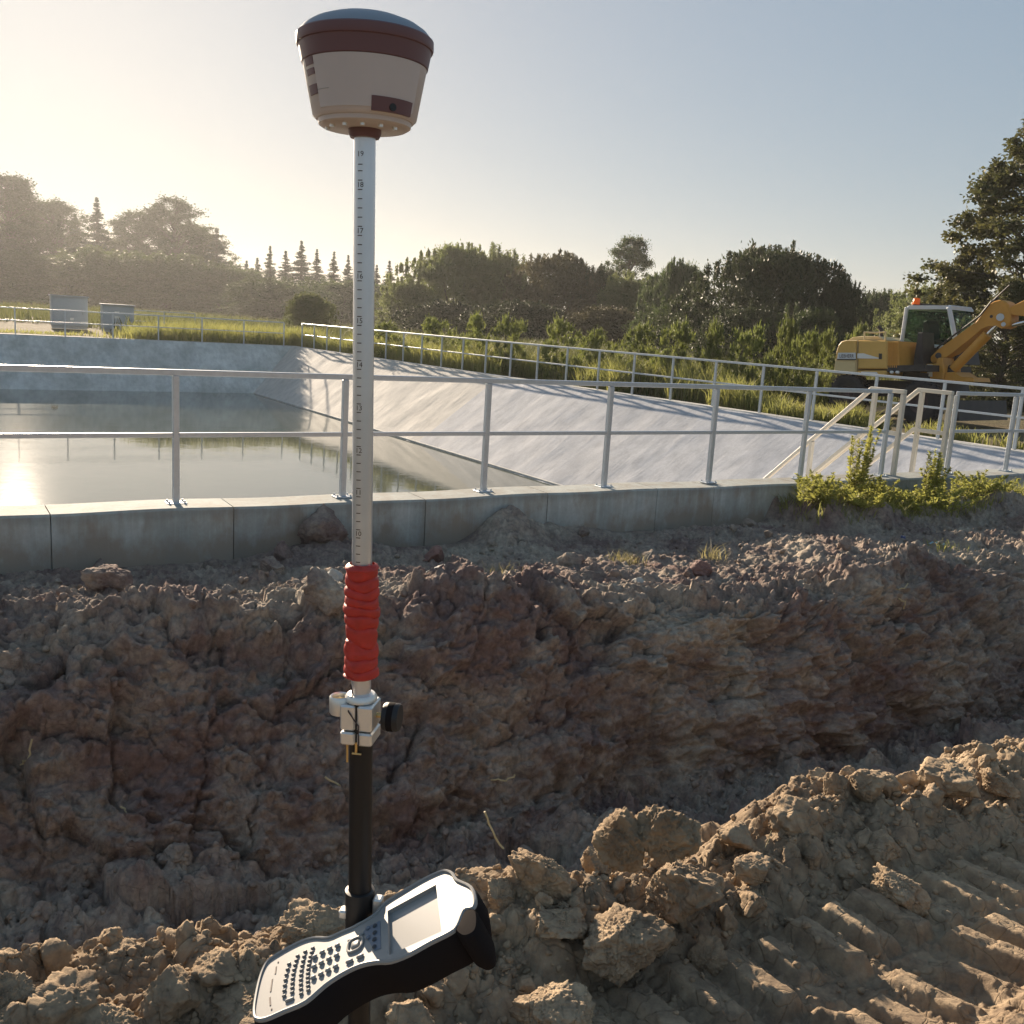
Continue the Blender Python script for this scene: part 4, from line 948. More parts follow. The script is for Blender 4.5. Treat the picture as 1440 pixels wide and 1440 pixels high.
def variant(key, kind, seed):
    rng = np.random.default_rng(seed); lines = []
    if kind == 'bush':
        h, r = 4.5, 2.7; C_ = dome_centers(rng, 420, h, r, .0, .25); P, D = clumped(rng, C_, rng.uniform(.28, .48, 420), 48000, .8)
        sh = dome_centers(rng, 60, h, r, .55, .95); t = rng.uniform(0, 1, (60, 110)); q = (sh[:, None, :] + np.array([0, 0, 1]) * t[..., None] * rng.uniform(.35, .8, (60, 1, 1)) + rng.normal(0, .05, (60, 110, 3))).reshape(-1, 3)
        P = np.concatenate([P, q]); D = np.concatenate([D, unit(rng.normal(0, .6, q.shape) + [0, 0, .8])])
        me = leafmesh(key, P, D, .13, .05, rng); m_ = 'lf_bush'
        for k in range(9): c = C_[k * 7]; lines.append(([(0, 0, -.1), (c[0] * .35, c[1] * .35, c[2] * .45), tuple(c)], .06, .012))
    elif kind == 'dense':
        h, r = 5.0, 4.2; C_ = dome_centers(rng, 760, h, r, .0, .25, .5); P, D = clumped(rng, C_, rng.uniform(.35, .6, 760), 70000, 1.0)
        sh = dome_centers(rng, 130, h, r, .45, .97, .62); t = rng.uniform(0, 1, (130, 90)); q = (sh[:, None, :] + np.array([0, 0, 1]) * t[..., None] * rng.uniform(.25, .6, (130, 1, 1)) + rng.normal(0, .04, (130, 90, 3))).reshape(-1, 3)
        P = np.concatenate([P, q]); D = np.concatenate([D, unit(rng.normal(0, .5, q.shape) + [0, 0, 1])])
        me = leafmesh(key, P, D, .165, .058, rng); m_ = 'lf_dense'
        for k in range(14): c = C_[k * 9]; lines.append(([(c[0] * .1, c[1] * .1, -.1), (c[0] * .4, c[1] * .4, c[2] * .5), tuple(c)], .07, .012))
    elif kind == 'tree':
        h, r = 9.0, 2.5; n = 230; z = rng.uniform(.06, 1, n); th = rng.uniform(0, 6.283, n); rr = r * np.sin(np.clip((z - .05) / .97, 0, 1) ** .75 * 3.0) ** .7 * rng.uniform(.35, 1, n)
        C_ = np.stack([np.cos(th) * rr, np.sin(th) * rr, z * h], 1); P, D = clumped(rng, C_, rng.uniform(.3, .62, n), 42000, .1)
        me = leafmesh(key, P, D, .13, .075, rng); m_ = 'lf_tree'
        lines.append(([(0, 0, -.2), (.08, .05, h * .35), (.02, .1, h * .7), (0, 0, h * .97)], .16, .015))
        for c in C_[::2]: lines.append(([(0.05, .05, max(.4, c[2] - 1.1 * math.hypot(c[0], c[1]) * .8)), tuple((np.array([0, 0, c[2] - .5]) + c) / 2), tuple(c)], .04, .008))
    elif kind == 'conifer':
        h, r = 7.0, 1.55; P, D = [], []
        lines.append(([(0, 0, -.2), (.03, 0, h * .5), (0, 0, h)], .13, .012))
        for t in range(64):
            f = min(1.0, max(0.0, (t + rng.uniform(-.6, .6)) / 63)); z = .3 + f * (h - .4); R_ = r * (1 - f) ** 1.15 + .015; nb = int(4 + 3 * (1 - f))
            for b in range(nb):
                th = rng.uniform(0, 6.283); L = R_ * rng.uniform(.45, 1.2); d = np.array([math.cos(th), math.sin(th), 0]); k = int(150 * L / r) + 30
                s = rng.uniform(.1, 1, k)[:, None]; q = np.array([0, 0, z]) + d * L * s + np.array([0, 0, 1]) * (-.28 * L * s + .22 * L * s ** 2) + rng.normal(0, .065, (k, 3)) * [1, 1, 1.4] * (.25 + .75 * R_ / r); P.append(q)
                D.append(unit(d + rng.normal(0, .7, (k, 3)) + [0, 0, .15]))
                if b % 2 == 0: lines.append(([(0, 0, z), tuple(np.array([0, 0, z]) + d * L * .9 + np.array([0, 0, -.06 * L]))], .018, .004))
        P, D = np.concatenate(P), np.concatenate(D); me = leafmesh(key, P, D, .11, .036, rng); m_ = 'lf_con'
    elif kind == 'poplar':
        h, r = 11.0, 4.6; n = 560; z = rng.uniform(.0, 1, n) ** 1.15; th = rng.uniform(0, 6.283, n); rr = r * (1 - z) ** .7 * rng.uniform(.5, 1.05, n) + .1
        C_ = np.stack([np.cos(th) * rr, np.sin(th) * rr, z * h], 1); P, D = clumped(rng, C_, rng.uniform(.28, .55, n), 60000, -.1)
        me = leafmesh(key, P, D, .15, .11, rng); m_ = 'lf_right'
        lines.append(([(0, 0, -.2), (.1, .05, h * .35), (0, .1, h * .7), (0, 0, h * .97)], .22, .02))
        for c in C_[::3]: lines.append(([(0.05, .05, max(.3, c[2] - .5 * math.hypot(c[0], c[1]))), tuple((np.array([0, 0, c[2] - .3]) + c) / 2), tuple(c)], .05, .008))
    else:                                            # low shrub of upright shoots
        h, r = 1.7, 1.5; C_ = dome_centers(rng, 60, h, r, .02, .2); P, D = clumped(rng, C_, rng.uniform(.15, .35, 60), 6500, 1.2)
        me = leafmesh(key, P, D, .13, .035, rng); m_ = 'lf_low'
        for k in range(12): c = C_[k * 4]; lines.append(([(c[0] * .5, c[1] * .5, -.1), tuple(c)], .012, .004))
    me.materials.append(M[m_]); VAR[key] = (me, stems(key + '_stem', lines, 'bark'), h, r)
for k_, kd_, sd_ in (('bush1', 'bush', 1), ('bush2', 'bush', 2), ('bush3', 'bush', 3), ('dense1', 'dense', 4), ('dense2', 'dense', 14), ('dense3', 'dense', 24), ('tree1', 'tree', 5), ('tree2', 'tree', 6), ('con1', 'conifer', 7), ('con2', 'conifer', 8), ('pop1', 'poplar', 9), ('low1', 'low', 10), ('low2', 'low', 11)): variant(k_, kd_, sd_)
def plant(name, cat, label, var, px, depth, top, wpx, group, rot=None, gz=GZ, mt=None):
    """px/top: where its middle and its top stand in the survey photograph; depth: metres ahead; wpx: apparent width"""
    me, ms, h, r = VAR[var]; T = at_y(px, top, depth); H = T[2] - gz; dist = math.hypot(T[0], T[1]); wm_ = wpx * (depth / math.cos(PITCH)) / FPX
    t = thing(name, label, cat, (T[0], T[1], gz), group)
    t.rotation_euler = (0, 0, random.uniform(0, 6.28) if rot is None else rot); sx = wm_ / (2 * r); t.scale = (sx, sx, H / h)
    c = bpy.data.objects.new('crown', me); COL.objects.link(c); c.parent = t
    if mt: c.material_slots[0].link = 'OBJECT'; c.material_slots[0].material = M[mt]
    s = bpy.data.objects.new('trunk', ms); COL.objects.link(s); s.parent = t
    return t
GL = 'hazy trees beyond the far rim'
for a in ((-75, 250, 225, 190, 'tree1', 'tall hazy tree cut off by the left edge of the picture'), (8, 255, 250, 150, 'tree2', 'tall hazy broadleaf tree, leftmost with its top in view'),
          (72, 262, 284, 140, 'tree1', 'hazy broadleaf tree rising behind the taller cabinet'), (136, 265, 277, 120, 'con1', 'hazy pointed conifer with the highest tip left of the pole'),
          (196, 268, 300, 125, 'tree2', 'hazy round tree between the pointed conifer and the open-topped tree'), (245, 262, 281, 130, 'tree1', 'hazy open-topped tree with sky showing through its crown'),
          (305, 262, 320, 115, 'con2', 'conifer at the right end of the tall hazy group'), (-20, 280, 285, 210, 'con2', 'hazy conifer behind the leftmost trees'), (170, 285, 306, 150, 'con2', 'hazy conifer half hidden behind the round tree'),
          (40, 285, 296, 150, 'tree2', 'hazy tree filling the gap behind the leftmost crowns'), (105, 280, 300, 130, 'con1', 'hazy conifer in the gap left of the pointed one'), (275, 280, 318, 120, 'tree2', 'hazy tree in the gap left of the end conifer')):
    plant('conifer' if a[4][:3] == 'con' else 'broadleaf_tree', 'tree', a[5], a[4], a[0], a[1], a[2], a[3], GL)
GC = 'low conifers on the skyline left of the bushes'
for a in ((347, 230, 366, 75, 'con1', 'small conifer leftmost of the low skyline row'), (380, 220, 345, 85, 'con2', 'twin-pointed conifer, second of the low skyline row'), (424, 215, 338, 95, 'con1', 'tallest conifer of the low skyline row left of the pole'),
          (470, 215, 353, 85, 'con2', 'conifer immediately left of the pole on the skyline'), (508, 210, 356, 85, 'con1', 'conifer hidden mostly behind the pole on the skyline'), (548, 200, 366, 85, 'con2', 'conifer immediately right of the pole on the skyline'), (573, 190, 361, 60, 'con1', 'slim conifer touching the willow bush right of the pole'),
          (362, 225, 362, 70, 'con2', 'conifer between the first and the twin-pointed one of the skyline row'), (402, 222, 352, 80, 'con2', 'conifer left of the tallest one in the skyline row'), (446, 218, 350, 80, 'con1', 'conifer right of the tallest one in the skyline row'), (490, 216, 358, 80, 'con2', 'conifer touching the left side of the pole on the skyline'), (530, 205, 372, 80, 'con1', 'low conifer touching the right side of the pole on the skyline')):
    plant('conifer', 'tree', a[5], a[4], a[0], a[1], a[2], a[3] * (.80 + .25 * ((a[0] * 7) % 5) / 4), GC)
GU = 'hazy undergrowth bushes below the tall trees'
for a in ((-30, 200, 350, 190, 'bush1', 'hazy bush below the leftmost trees'), (60, 205, 358, 190, 'bush2', 'hazy bush behind the taller cabinet'), (150, 205, 354, 190, 'bush3', 'hazy bush behind the lower cabinet'), (235, 205, 360, 180, 'bush1', 'hazy bush right of the lower cabinet'), (315, 200, 374, 170, 'bush2', 'hazy bush below the conifer at the end of the tall group'), (390, 170, 394, 150, 'bush3', 'dark bush below the low conifers'), (480, 165, 396, 150, 'bush1', 'dark bush behind the pole'), (550, 160, 400, 120, 'bush2', 'dark bush right of the pole below the conifers')):
    plant('undergrowth_bush', 'bush', a[5], a[4], a[0], a[1], a[2], a[3] * 1.3, GU)
GB = 'bushes behind the right rim'
M['lf_pale'] = leafmat('pale_willow_leaf', (.21, .23, .085), (.11, .14, .045), .55)
M['lf_brown'] = leafmat('flare_tinted_leaf', (.13, .11, .05), (.075, .07, .03), .32)  # reddish brown cast of the lens flare put into the leaf colour
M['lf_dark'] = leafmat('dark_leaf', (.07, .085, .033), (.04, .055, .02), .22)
for a in ((435, 72, 413, 90, 'dense2', 'small rounded light green bush left of the pole', 'lf_pale'),
          (642, 100, 346, 195, 'dense2', 'tall pale willow bush right of the pole', 'lf_pale'), (572, 96, 398, 110, 'bush2', 'light green bush at the left foot of the tall willow bush', 'lf_pale'), (704, 103, 355, 120, 'bush3', 'willow bush right of the tallest pale one', 'lf_pale'),
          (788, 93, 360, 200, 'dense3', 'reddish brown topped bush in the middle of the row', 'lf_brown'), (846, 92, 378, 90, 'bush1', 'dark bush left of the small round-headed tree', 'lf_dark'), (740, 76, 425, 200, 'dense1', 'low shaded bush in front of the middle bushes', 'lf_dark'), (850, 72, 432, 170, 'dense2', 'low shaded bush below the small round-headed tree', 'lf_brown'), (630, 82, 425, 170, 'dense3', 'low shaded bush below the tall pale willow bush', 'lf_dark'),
          (884, 86, 390, 120, 'bush3', 'pale green bush under the small round-headed tree', 'lf_pale'), (958, 78, 370, 130, 'dense3', 'light bush left of the big dark bush', 'lf_bush'), (950, 64, 428, 150, 'bush3', 'low bush in front of the light one left of the big dark bush', 'lf_bush'),
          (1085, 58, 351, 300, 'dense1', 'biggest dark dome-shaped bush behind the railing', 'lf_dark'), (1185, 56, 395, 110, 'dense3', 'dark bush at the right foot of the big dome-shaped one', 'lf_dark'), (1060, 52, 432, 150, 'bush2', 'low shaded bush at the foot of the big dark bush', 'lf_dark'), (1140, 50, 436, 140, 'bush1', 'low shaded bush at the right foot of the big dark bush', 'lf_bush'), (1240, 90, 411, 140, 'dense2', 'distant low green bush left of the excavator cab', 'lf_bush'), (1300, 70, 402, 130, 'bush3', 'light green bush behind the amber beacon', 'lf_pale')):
    plant('bush', 'bush', a[5], a[4], a[0], a[1], a[2], a[3], GB, mt=a[6])
plant('small_tree', 'tree', 'small round-headed tree standing above the bushes', 'tree2', 888, 108, 336, 85, 'single trees')
plant('poplar_tree', 'tree', 'big leafy tree at the right edge behind the excavator', 'pop1', 1490, 37, 150, 400, 'single trees', 1.0)
plant('poplar_tree', 'tree', 'lower leafy sapling left of the big right-hand tree', 'pop1', 1365, 38, 350, 150, 'single trees', 3.0)
plant('poplar_tree', 'tree', 'leafy sapling below the excavator boom', 'pop1', 1425, 33, 395, 190, 'single trees', 5.0)
GW = 'tall leafy weeds behind the right railing'
WL = ['leafy weed clump behind the right railing, nearest to the pole', 'leafy weed clump below the left foot of the tall pale willow bush', 'leafy weed clump below the tall pale willow bush', 'leafy weed clump below the willow bush next to the tallest', 'leafy weed clump below the reddish brown topped bush',
      'narrow leafy weed clump left of the small round-headed tree', 'leafy weed clump below the small round-headed tree', 'leafy weed clump below the light bush beside the big dark one', 'leafy weed clump at the left edge of the big dark bush', 'leafy weed clump in front of the middle of the big dark bush', 'tallest leafy weed clump in front of the big dark bush',
      'leafy weed clump left of the excavator, beside the railing', 'leafy weed clump touching the excavator counterweight', 'small weed clump close behind the railing below the light bush', 'small weed clump close behind the railing left of the excavator', 'leafy weed clump behind the excavator counterweight']
for k, (px, dp, top, w) in enumerate(((545, 42, 452, 70), (610, 40, 446, 80), (668, 37, 440, 80), (720, 35, 445, 80), (790, 33, 448, 90), (838, 31, 462, 60), (905, 31, 455, 90), (960, 30, 452, 90), (1010, 29, 452, 90), (1060, 28, 458, 90), (1110, 28, 447, 70), (1140, 27, 466, 80), (1165, 29, 462, 60), (935, 29, 490, 50), (1085, 26.5, 500, 45), (1210, 34, 455, 60))):
    plant('leafy_weed', 'weed', WL[k], 'low1' if k % 2 else 'low2', px, dp, top, w, GW)

# ------------------------------------------------------------------ grass
M['grass'] = leafmat('grass_blade', (.36, .34, .10), (.21, .23, .07), .6, .6)
M['dry'] = leafmat('dry_grass', (.42, .36, .18), (.28, .25, .11), .35, 3)
def blades(name, P, H, wd, mt, rng, lean=.35, kind='stuff', parent=None):
    n = len(P); th = rng.uniform(0, 6.283, n); L = rng.normal(0, lean, (n, 2)); s = np.stack([np.cos(th), np.sin(th), 0 * th], 1) * (wd * rng.uniform(.6, 1.3, n))[:, None]
    up = np.array([0, 0, 1.0]); ln = np.concatenate([L, np.zeros((n, 1))], 1); H = H[:, None]
    m1 = P + up * H * .55 + ln * H * .3; tp = P + up * H * .95 + ln * H
    V = np.stack([P - s, P + s, m1 + s * .8, m1 - s * .8, tp], 1).reshape(-1, 3); i = np.arange(n)[:, None] * 5
    F = np.concatenate([i + [0, 1, 2], i + [0, 2, 3], i + [3, 2, 4]]).reshape(-1, 3)
    return link(name, npmesh(name, V, F), M[mt], parent, kind)
rng = np.random.default_rng(5)
def strip(n, fu, fv, keep=.0, seed=1):
    u, v = fu(n), fv(n); k = fbm(p2(u * .7, v * .7), 3, seed) > keep; return u[k], v[k]
N = 46000
v = V_FRONT + 1 + (V_FAR + 1 - V_FRONT) * rng.uniform(0, 1, N) ** 1.15; off = np.abs(rng.normal(0, 1.4, N)) + .38
cl_ = fbm(p2(v * .55, off * .9), 3, 9); far_ = sstep(14.5, 22, v)
k = (cl_ > -.12 + .30 * (1 - far_)) & ~((v < 18.5) & (off > 1.2)); v, off, cl_, far_ = v[k], off[k], cl_[k], far_[k]
u = u_rim(v) + off
P = u[:, None] * UX + v[:, None] * VX; P[:, 2] = GZ
Hh = (.16 + .55 * far_ + .55 * np.clip(cl_, 0, 1)) * rng.uniform(.5, 1.25, len(v))
blades('rim_grass', P, Hh, .012, 'grass', rng, .30)['label'] = 'sunlit yellow green grass growing along the right rim'
N = 26000; u = rng.uniform(U_LEFT, u_rim(V_FAR) + 2, N); v = V_FAR + .4 + np.abs(rng.normal(0, 2.6, N)); cl_ = fbm(p2(u * .5, v * .5), 3, 19); kk = sstep(6, 11, u); k = cl_ > .05 - .3 * kk; u, v, kk = u[k], v[k], kk[k]
P = u[:, None] * UX + v[:, None] * VX; P[:, 2] = GZ
blades('far_grass', P, (.12 + .75 * kk) * rng.uniform(.5, 1.3, len(u)), .018, 'grass', rng, .3)['label'] = 'light green grass behind the far rim'
N = 42000; u = 17.5 + rng.uniform(0, 22, N); v = rng.uniform(19.5, 62, N); cl_ = fbm(p2(u * .35, v * .35), 3, 29); k = cl_ > -.25; u, v = u[k], v[k]
P = u[:, None] * UX + v[:, None] * VX; P[:, 2] = GZ
M['grass2'] = leafmat('rank_grass', (.15, .15, .05), (.085, .10, .035), .4, .6)
blades('meadow_grass', P, .75 * rng.uniform(.4, 1.5, len(u)), .018, 'grass2', rng, .25)['label'] = 'rank grass and dock covering the ground below the bushes'

N = 34000; u = rng.uniform(-50, 34, N); v = 49.5 + 90 * rng.uniform(0, 1, N) ** 1.4; k = (u > 9.5) | (v > 72); u, v = u[k], v[k]; N = len(u)
P = u[:, None] * UX + v[:, None] * VX; P[:, 2] = GZ - .05
blades('field_grass', P, .9 * rng.uniform(.4, 1.4, N), .05, 'grass2', rng, .3)['label'] = 'tall hazy meadow grass between the far rim and the trees'

# ------------------------------------------------------------------ plants by the near wall
def bank_point(u, t):
    a, b = np.array([u]), np.array([t]); v_, z_ = bank(a, b); return W(u, float(v_[0]), float(z_[0]))
def t_for(u, vv_):
    ts = np.linspace(.5, 1, 400); v_, _ = prof(np.full(400, u), ts); return float(ts[np.argmin(np.abs(v_ - vv_))])
M['lf_w'] = leafmat('goldenrod_leaf', (.42, .40, .10), (.26, .28, .07), .55, 5)
M['stemw'] = mat('weed_stem', (.22, .18, .07), .8)
def weed(u, vv_, h, nst, label, seed, spread=.12, tip=False):
    rg_ = np.random.default_rng(seed); h *= 1.3; B_ = bank_point(u, t_for(u, vv_)); t = thing('weed_plant', label, 'weed', B_, 'green weeds on the mound by the wall')
    P, D = [], []; mb = MB()
    for s in range(nst):
        b = B_ + np.array([*rg_.normal(0, spread * .5, 2), -.02]); top = b + np.array([*rg_.normal(0, spread, 2), h * rg_.uniform(.55, 1.0)]); md = (b + top) / 2 + np.array([*rg_.normal(0, .02, 2), 0])
        mb.tube([b, md, top], [.004, .003, .0015], 5)
        k = int(36 * np.linalg.norm(top - b) / .3) + 9; f = rg_.uniform(.08, 1, k)[:, None]; ctr = b * (1 - f) ** 2 + md * 2 * f * (1 - f) + top * f * f
        d = unit(np.concatenate([rg_.normal(size=(k, 2)), rg_.uniform(.1, .8, (k, 1))], 1)); P.append(ctr + d * .042 * (1.15 - f)); D.append(d)
    P, D = np.concatenate(P), np.concatenate(D)
    mb.build('stem', M['stemw'], t)
    me = leafmesh('leaves', P - B_, D, .066, .018, rg_); me.materials.append(M['lf_w']); link('foliage', me, None, t)
for i, a in enumerate(((8.98, 7.95, .30, 16, 'leafy weed at the left end of the overgrown mound, hanging over the edge'), (9.35, 8.05, .26, 18, 'low weed between the mound edge and the tall spire weed'), (9.78, 8.0, .72, 9, 'tallest spire-like weed on the mound, in front of the railing'), (9.98, 7.9, .34, 18, 'bushy weed right beside the tall spire weed'),
                       (10.35, 7.95, .24, 16, 'low weed in the middle of the mound'), (10.75, 8.05, .22, 18, 'low weed left of the second tall plant'), (11.25, 8.0, .56, 12, 'second tall weed, below the short railing'), (11.1, 7.8, .28, 18, 'leafy weed at the foot of the second tall plant'), (11.65, 7.95, .34, 18, 'weed right of the second tall plant'), (12.1, 7.9, .30, 20, 'weed near the right edge of the picture'), (12.5, 7.95, .26, 20, 'weed cut by the right edge of the picture'), (9.55, 7.75, .18, 14, 'short weed below the tall spire weed'))):
    weed(a[0], a[1], a[2], a[3] + 6, a[4], 50 + i, .19 if i not in (2, 6) else .09)
rng2 = np.random.default_rng(31); N = 2600; u = rng2.uniform(8.75, 13, N); t = rng2.uniform(.86, .985, N); vo, zo = bank(u, t); P = u[:, None] * UX + vo[:, None] * VX; P[:, 2] = zo - .01
k = (zo > -.46) & (vo > 7.5); P = P[k]; blades('mound_grass', P, .15 * rng2.uniform(.4, 1.5, len(P)), .005, 'grass', rng2, .6)['label'] = 'short bright grass covering the top of the mound by the wall'
def tuft(px, py, n, h, label, mt='dry', seed=0, sp=.09):
    rg_ = np.random.default_rng(seed); B_ = at_z(px, py, -.50); u, v_ = to_uv(B_); B_ = bank_point(u, t_for(u, v_)); t = thing('grass_tuft', label, 'grass tuft', B_, 'dry grass tufts on the soil strip')
    P = np.concatenate([rg_.normal(0, sp, (n, 2)), np.full((n, 1), -.01)], 1)
    o = blades('blades', P, h * rg_.uniform(.4, 1.2, n), .0035, mt, rg_, .5, 'stuff', None); o.parent = t
tuft(882, 795, 170, .13, 'dry yellow grass tuft on the edge of the soil strip', seed=1)
tuft(1000, 785, 60, .14, 'small sparse grass tuft right of the dry yellow one', seed=2, sp=.06)
tuft(700, 805, 60, .12, 'flattened straw tuft left of the dry yellow one', seed=3, sp=.12)
tuft(1330, 775, 60, .10, 'short grass tuft at the foot of the right-hand weeds', 'grass', 4, .1)
M['bluepl'] = mat('blue_plastic', (.03, .05, .16), .4); M['cyanpl'] = mat('pale_blue_plastic', (.25, .42, .48), .5)

# ------------------------------------------------------------------ clods and stones
def ico(level):
    bm = bmesh.new(); bmesh.ops.create_icosphere(bm, subdivisions=level, radius=1); V = np.array([v.co[:] for v in bm.verts]); F = np.array([[v.index for v in f.verts] for f in bm.faces]); bm.free(); return V, F
ICO = {l: ico(l) for l in (2, 4, 5, 6)}
def clod_shape(level, seed, rough=1.0, cuts=9):
    V, F = ICO[level]; rg_ = np.random.default_rng(seed); cuts += 5; nrm = unit(rg_.normal(size=(cuts, 3))); dd = rg_.uniform(.5, .95, cuts)
    o = rg_.uniform(0, 50, 3); Vw = unit(V + .22 * np.stack([fbm(V * 2.3 + o + 11 * k, 3, seed + 7 + k) for k in range(3)], -1))
    dots = Vw @ nrm.T; r = np.min(np.where(dots > .05, dd / np.maximum(dots, .05), 9), 1); r = np.minimum(r, 1.12)
    rid = lambda f, k: np.abs(fbm(V * f + o, 4, seed + k)) 
    r = r * (1 + .10 * fbm(V * 1.5 + o, 3, seed) + rough * (.16 * (.22 - rid(2.6, 1)) + .11 * (.22 - rid(6.0, 2)) + .05 * fbm(V * 13 + o, 3, seed + 3)))
    if level >= 5:
        ck = np.abs(fbm(V * 1.9 + o + 5, 3, seed + 4)); r = r - .06 * np.exp(-(ck / .014) ** 2)
        r = r + rough * .020 * fbm(V * 26 + o, 3, seed + 5) + rough * .03 * np.maximum(0, fbm(V * 17 + o, 2, seed + 6) - .15)
    return V * r[:, None], F
def clod_mesh(level, seed, mt, **k):
    V, F = clod_shape(level, seed, **k); me = npmesh('clod', V, F, True); me.materials.append(mt); return me
BIG = [clod_mesh(6 if s < 5 else 5, 300 + s, M['clod'], rough=1.3, cuts=7 + s) for s in range(9)]
MED = [clod_mesh(4, 400 + s, M['clod'], rough=1.5) for s in range(8)]
MEDB = [clod_mesh(4, 440 + s, M['bank'], rough=1.5) for s in range(6)]
def nh(u, v):
    return float(near_height(np.array([u]), np.array([v]))[0])
def near_surface(px, py):
    """where the line of sight through that spot of the survey photograph meets the spoil heap"""
    d = ray(px, py); t = np.linspace(1.2, 6, 900); Q = CAM + t[:, None] * d; u, v = Q @ UX, Q @ VX
    h = near_base(u, v)[0] + .03; i = np.argmax(Q[:, 2] < h); return Q[i]
def put_clod(me, P, size, label, group=None, rot=None, name='clay_clod', cat='clod', sq=(1, 1, .85)):
    o = bpy.data.objects.new(name, me); COL.objects.link(o); o.location = tuple(P); o.rotation_euler = rot or (random.uniform(-.4, .4), random.uniform(-.4, .4), random.uniform(0, 6.28))
    o.scale = tuple(size * q for q in sq); tag(o, label, cat, group); return o
GBC = 'large clods on the spoil heap'
for i, (px, py, w, h, lb) in enumerate((
    (760, 1212, 100, 115, 'upright cracked slab-like clod just right of the controller head'), (880, 1165, 90, 85, 'left half of the knobbly double clod on the crest'), (930, 1150, 95, 100, 'right half of the knobbly double clod, highest on the crest middle'),
    (950, 1225, 130, 120, 'big rounded dome-shaped clod with a dark crack'), (870, 1305, 150, 115, 'broad shaded block below the dome-shaped clod'), (1120, 1135, 84, 60, 'flat-topped block-shaped clod on the crest'),
    (1215, 1092, 58, 50, 'small peaked clod right of the flat-topped block'), (1170, 1098, 44, 46, 'small angular clod between the flat-topped block and the peaked one'), (1335, 1085, 80, 62, 'paired round clods on the highest part of the crest at the right'),
    (1400, 1092, 60, 46, 'low clod near the right edge of the crest'), (706, 1250, 66, 48, 'small rounded clod beside the controller corner'), (838, 1200, 46, 66, 'small upright clod between the slab-like and double clods'),
    (790, 1285, 90, 60, 'leaning wedge clod below the upright slab-like clod'), (770, 1405, 120, 90, 'rough lit clod at the bottom edge right of the controller'), (585, 1425, 80, 60, 'clod at the bottom edge below the controller'),
    (305, 1350, 90, 60, 'smooth pale clod left of the controller keypad'), (235, 1385, 100, 76, 'jagged clod with a pointed top left of the smooth pale one'), (95, 1400, 110, 86, 'large ribbed clod near the lower left corner'), (10, 1395, 80, 100, 'rounded clod cut by the left edge at the bottom'),
    (440, 1300, 120, 56, 'long low clod right behind the controller'), (355, 1405, 110, 44, 'reddish flat clod below the keypad end'), (150, 1440, 130, 70, 'broad clod on the bottom edge left of the keypad'), (1255, 1235, 90, 70, 'shaded clod above the track prints'), (1240, 1180, 60, 50, 'clod right of the shaded one above the track prints'),
    (1035, 1165, 60, 40, 'flat clod between the dome-shaped clod and the flat-topped block'), (640, 1290, 60, 44, 'small clod half hidden behind the controller head'), (1060, 1215, 56, 46, 'shaded clod below the flat-topped block'), (990, 1330, 60, 50, 'clod at the left end of the track prints'))):
    P = near_surface(px, py + h * .45); dist = (P - CAM) @ _fw; s = w * dist / FPX / 2 * 1.0
    put_clod(BIG[i % 9], P + Z3 * (h * dist / FPX * .26), s, lb, GBC, (random.uniform(-.3, .3), random.uniform(-.3, .3), i * 1.3), sq=(1, .95, min(1.25, max(.62, h / w * 1.05))))
GS = 'small clods scattered over the spoil heap'
cnt = 0
rg = np.random.default_rng(77)
while cnt < 150:
    u = rg.uniform(-.2, 4.2); v = float(crest_v(np.array(u))) + rg.normal(-.06, .20)
    if v > crest_v(np.array(u)) + .22 or (u > 1.0 and 1.3 < v < 1.85) or v < 1.2: continue
    s = .012 + .045 * rg.random() ** 2.2; cnt += 1
    put_clod(MED[cnt % 8], W(u, v, nh(u, v) + s * .35), s, 'small loose clay clod on the lit spoil heap', GS, tuple(rg.uniform(0, 6, 3)))
GK = 'clods on the trench side and soil strip'
cnt = 0
while cnt < 140:
    u = rg.uniform(.3, 12.3); t = rg.choice([rg.uniform(.24, .32), rg.uniform(.55, .97), rg.uniform(.31, .56)], p=[.35, .5, .15]); 
    if u > 8.7 and t > .86: continue
    s = .02 + .085 * rg.random() ** 2.6; cnt += 1
    put_clod(MEDB[cnt % 6], bank_point(u, t) + Z3 * s * .25, s, 'dull clay clod on the shaded trench side or soil strip', GK, tuple(rg.uniform(0, 6, 3)))
M['stone'] = mat('pale_stone', (.42, .41, .37), .8, var=.15, vscale=3, bump=.2, bscale=8); M['redst'] = mat('reddish_stone', (.20, .11, .09), .85, var=.2, vscale=3, bump=.2, bscale=8)
for i, (px, py, w, mt, lb) in enumerate(((617, 818, 34, 'stone', 'pale wedge-shaped stone on the soil strip right of the red grip'), (900, 829, 30, 'stone', 'pale round stone on the bank edge below the dry tuft'), (984, 818, 30, 'redst', 'reddish round stone on the bank edge'), (458, 772, 70, 'bank', 'reddish soil block against the wall behind the pole'),
        (383, 806, 44, 'bank', 'tan boulder-like clod on the strip left of the pole'), (468, 825, 26, 'stone', 'small smooth stone beside the red grip'), (150, 842, 60, 'bank', 'large pale clod on the strip in front of the left wall'), (800, 800, 36, 'bank', 'dark clod below the soil pile at the wall'), (610, 790, 36, 'redst', 'dark round clod on the strip right of the pole'), (450, 925, 70, 'bank', 'greenish slab on the trench side just left of the red grip'))):
    B_ = at_z(px, py, -.50 if py < 900 else -.8); u, v_ = to_uv(B_); B_ = bank_point(u, t_for(u, v_)); s = w * ((B_ - CAM) @ _fw) / FPX / 2
    put_clod(clod_mesh(5, 500 + i, M[mt], rough=.5 if mt == 'stone' else 1.2), B_ + Z3 * s * .4, s, lb, None, name='stone' if mt != 'bank' else 'clay_clod', cat='stone' if mt != 'bank' else 'clod')
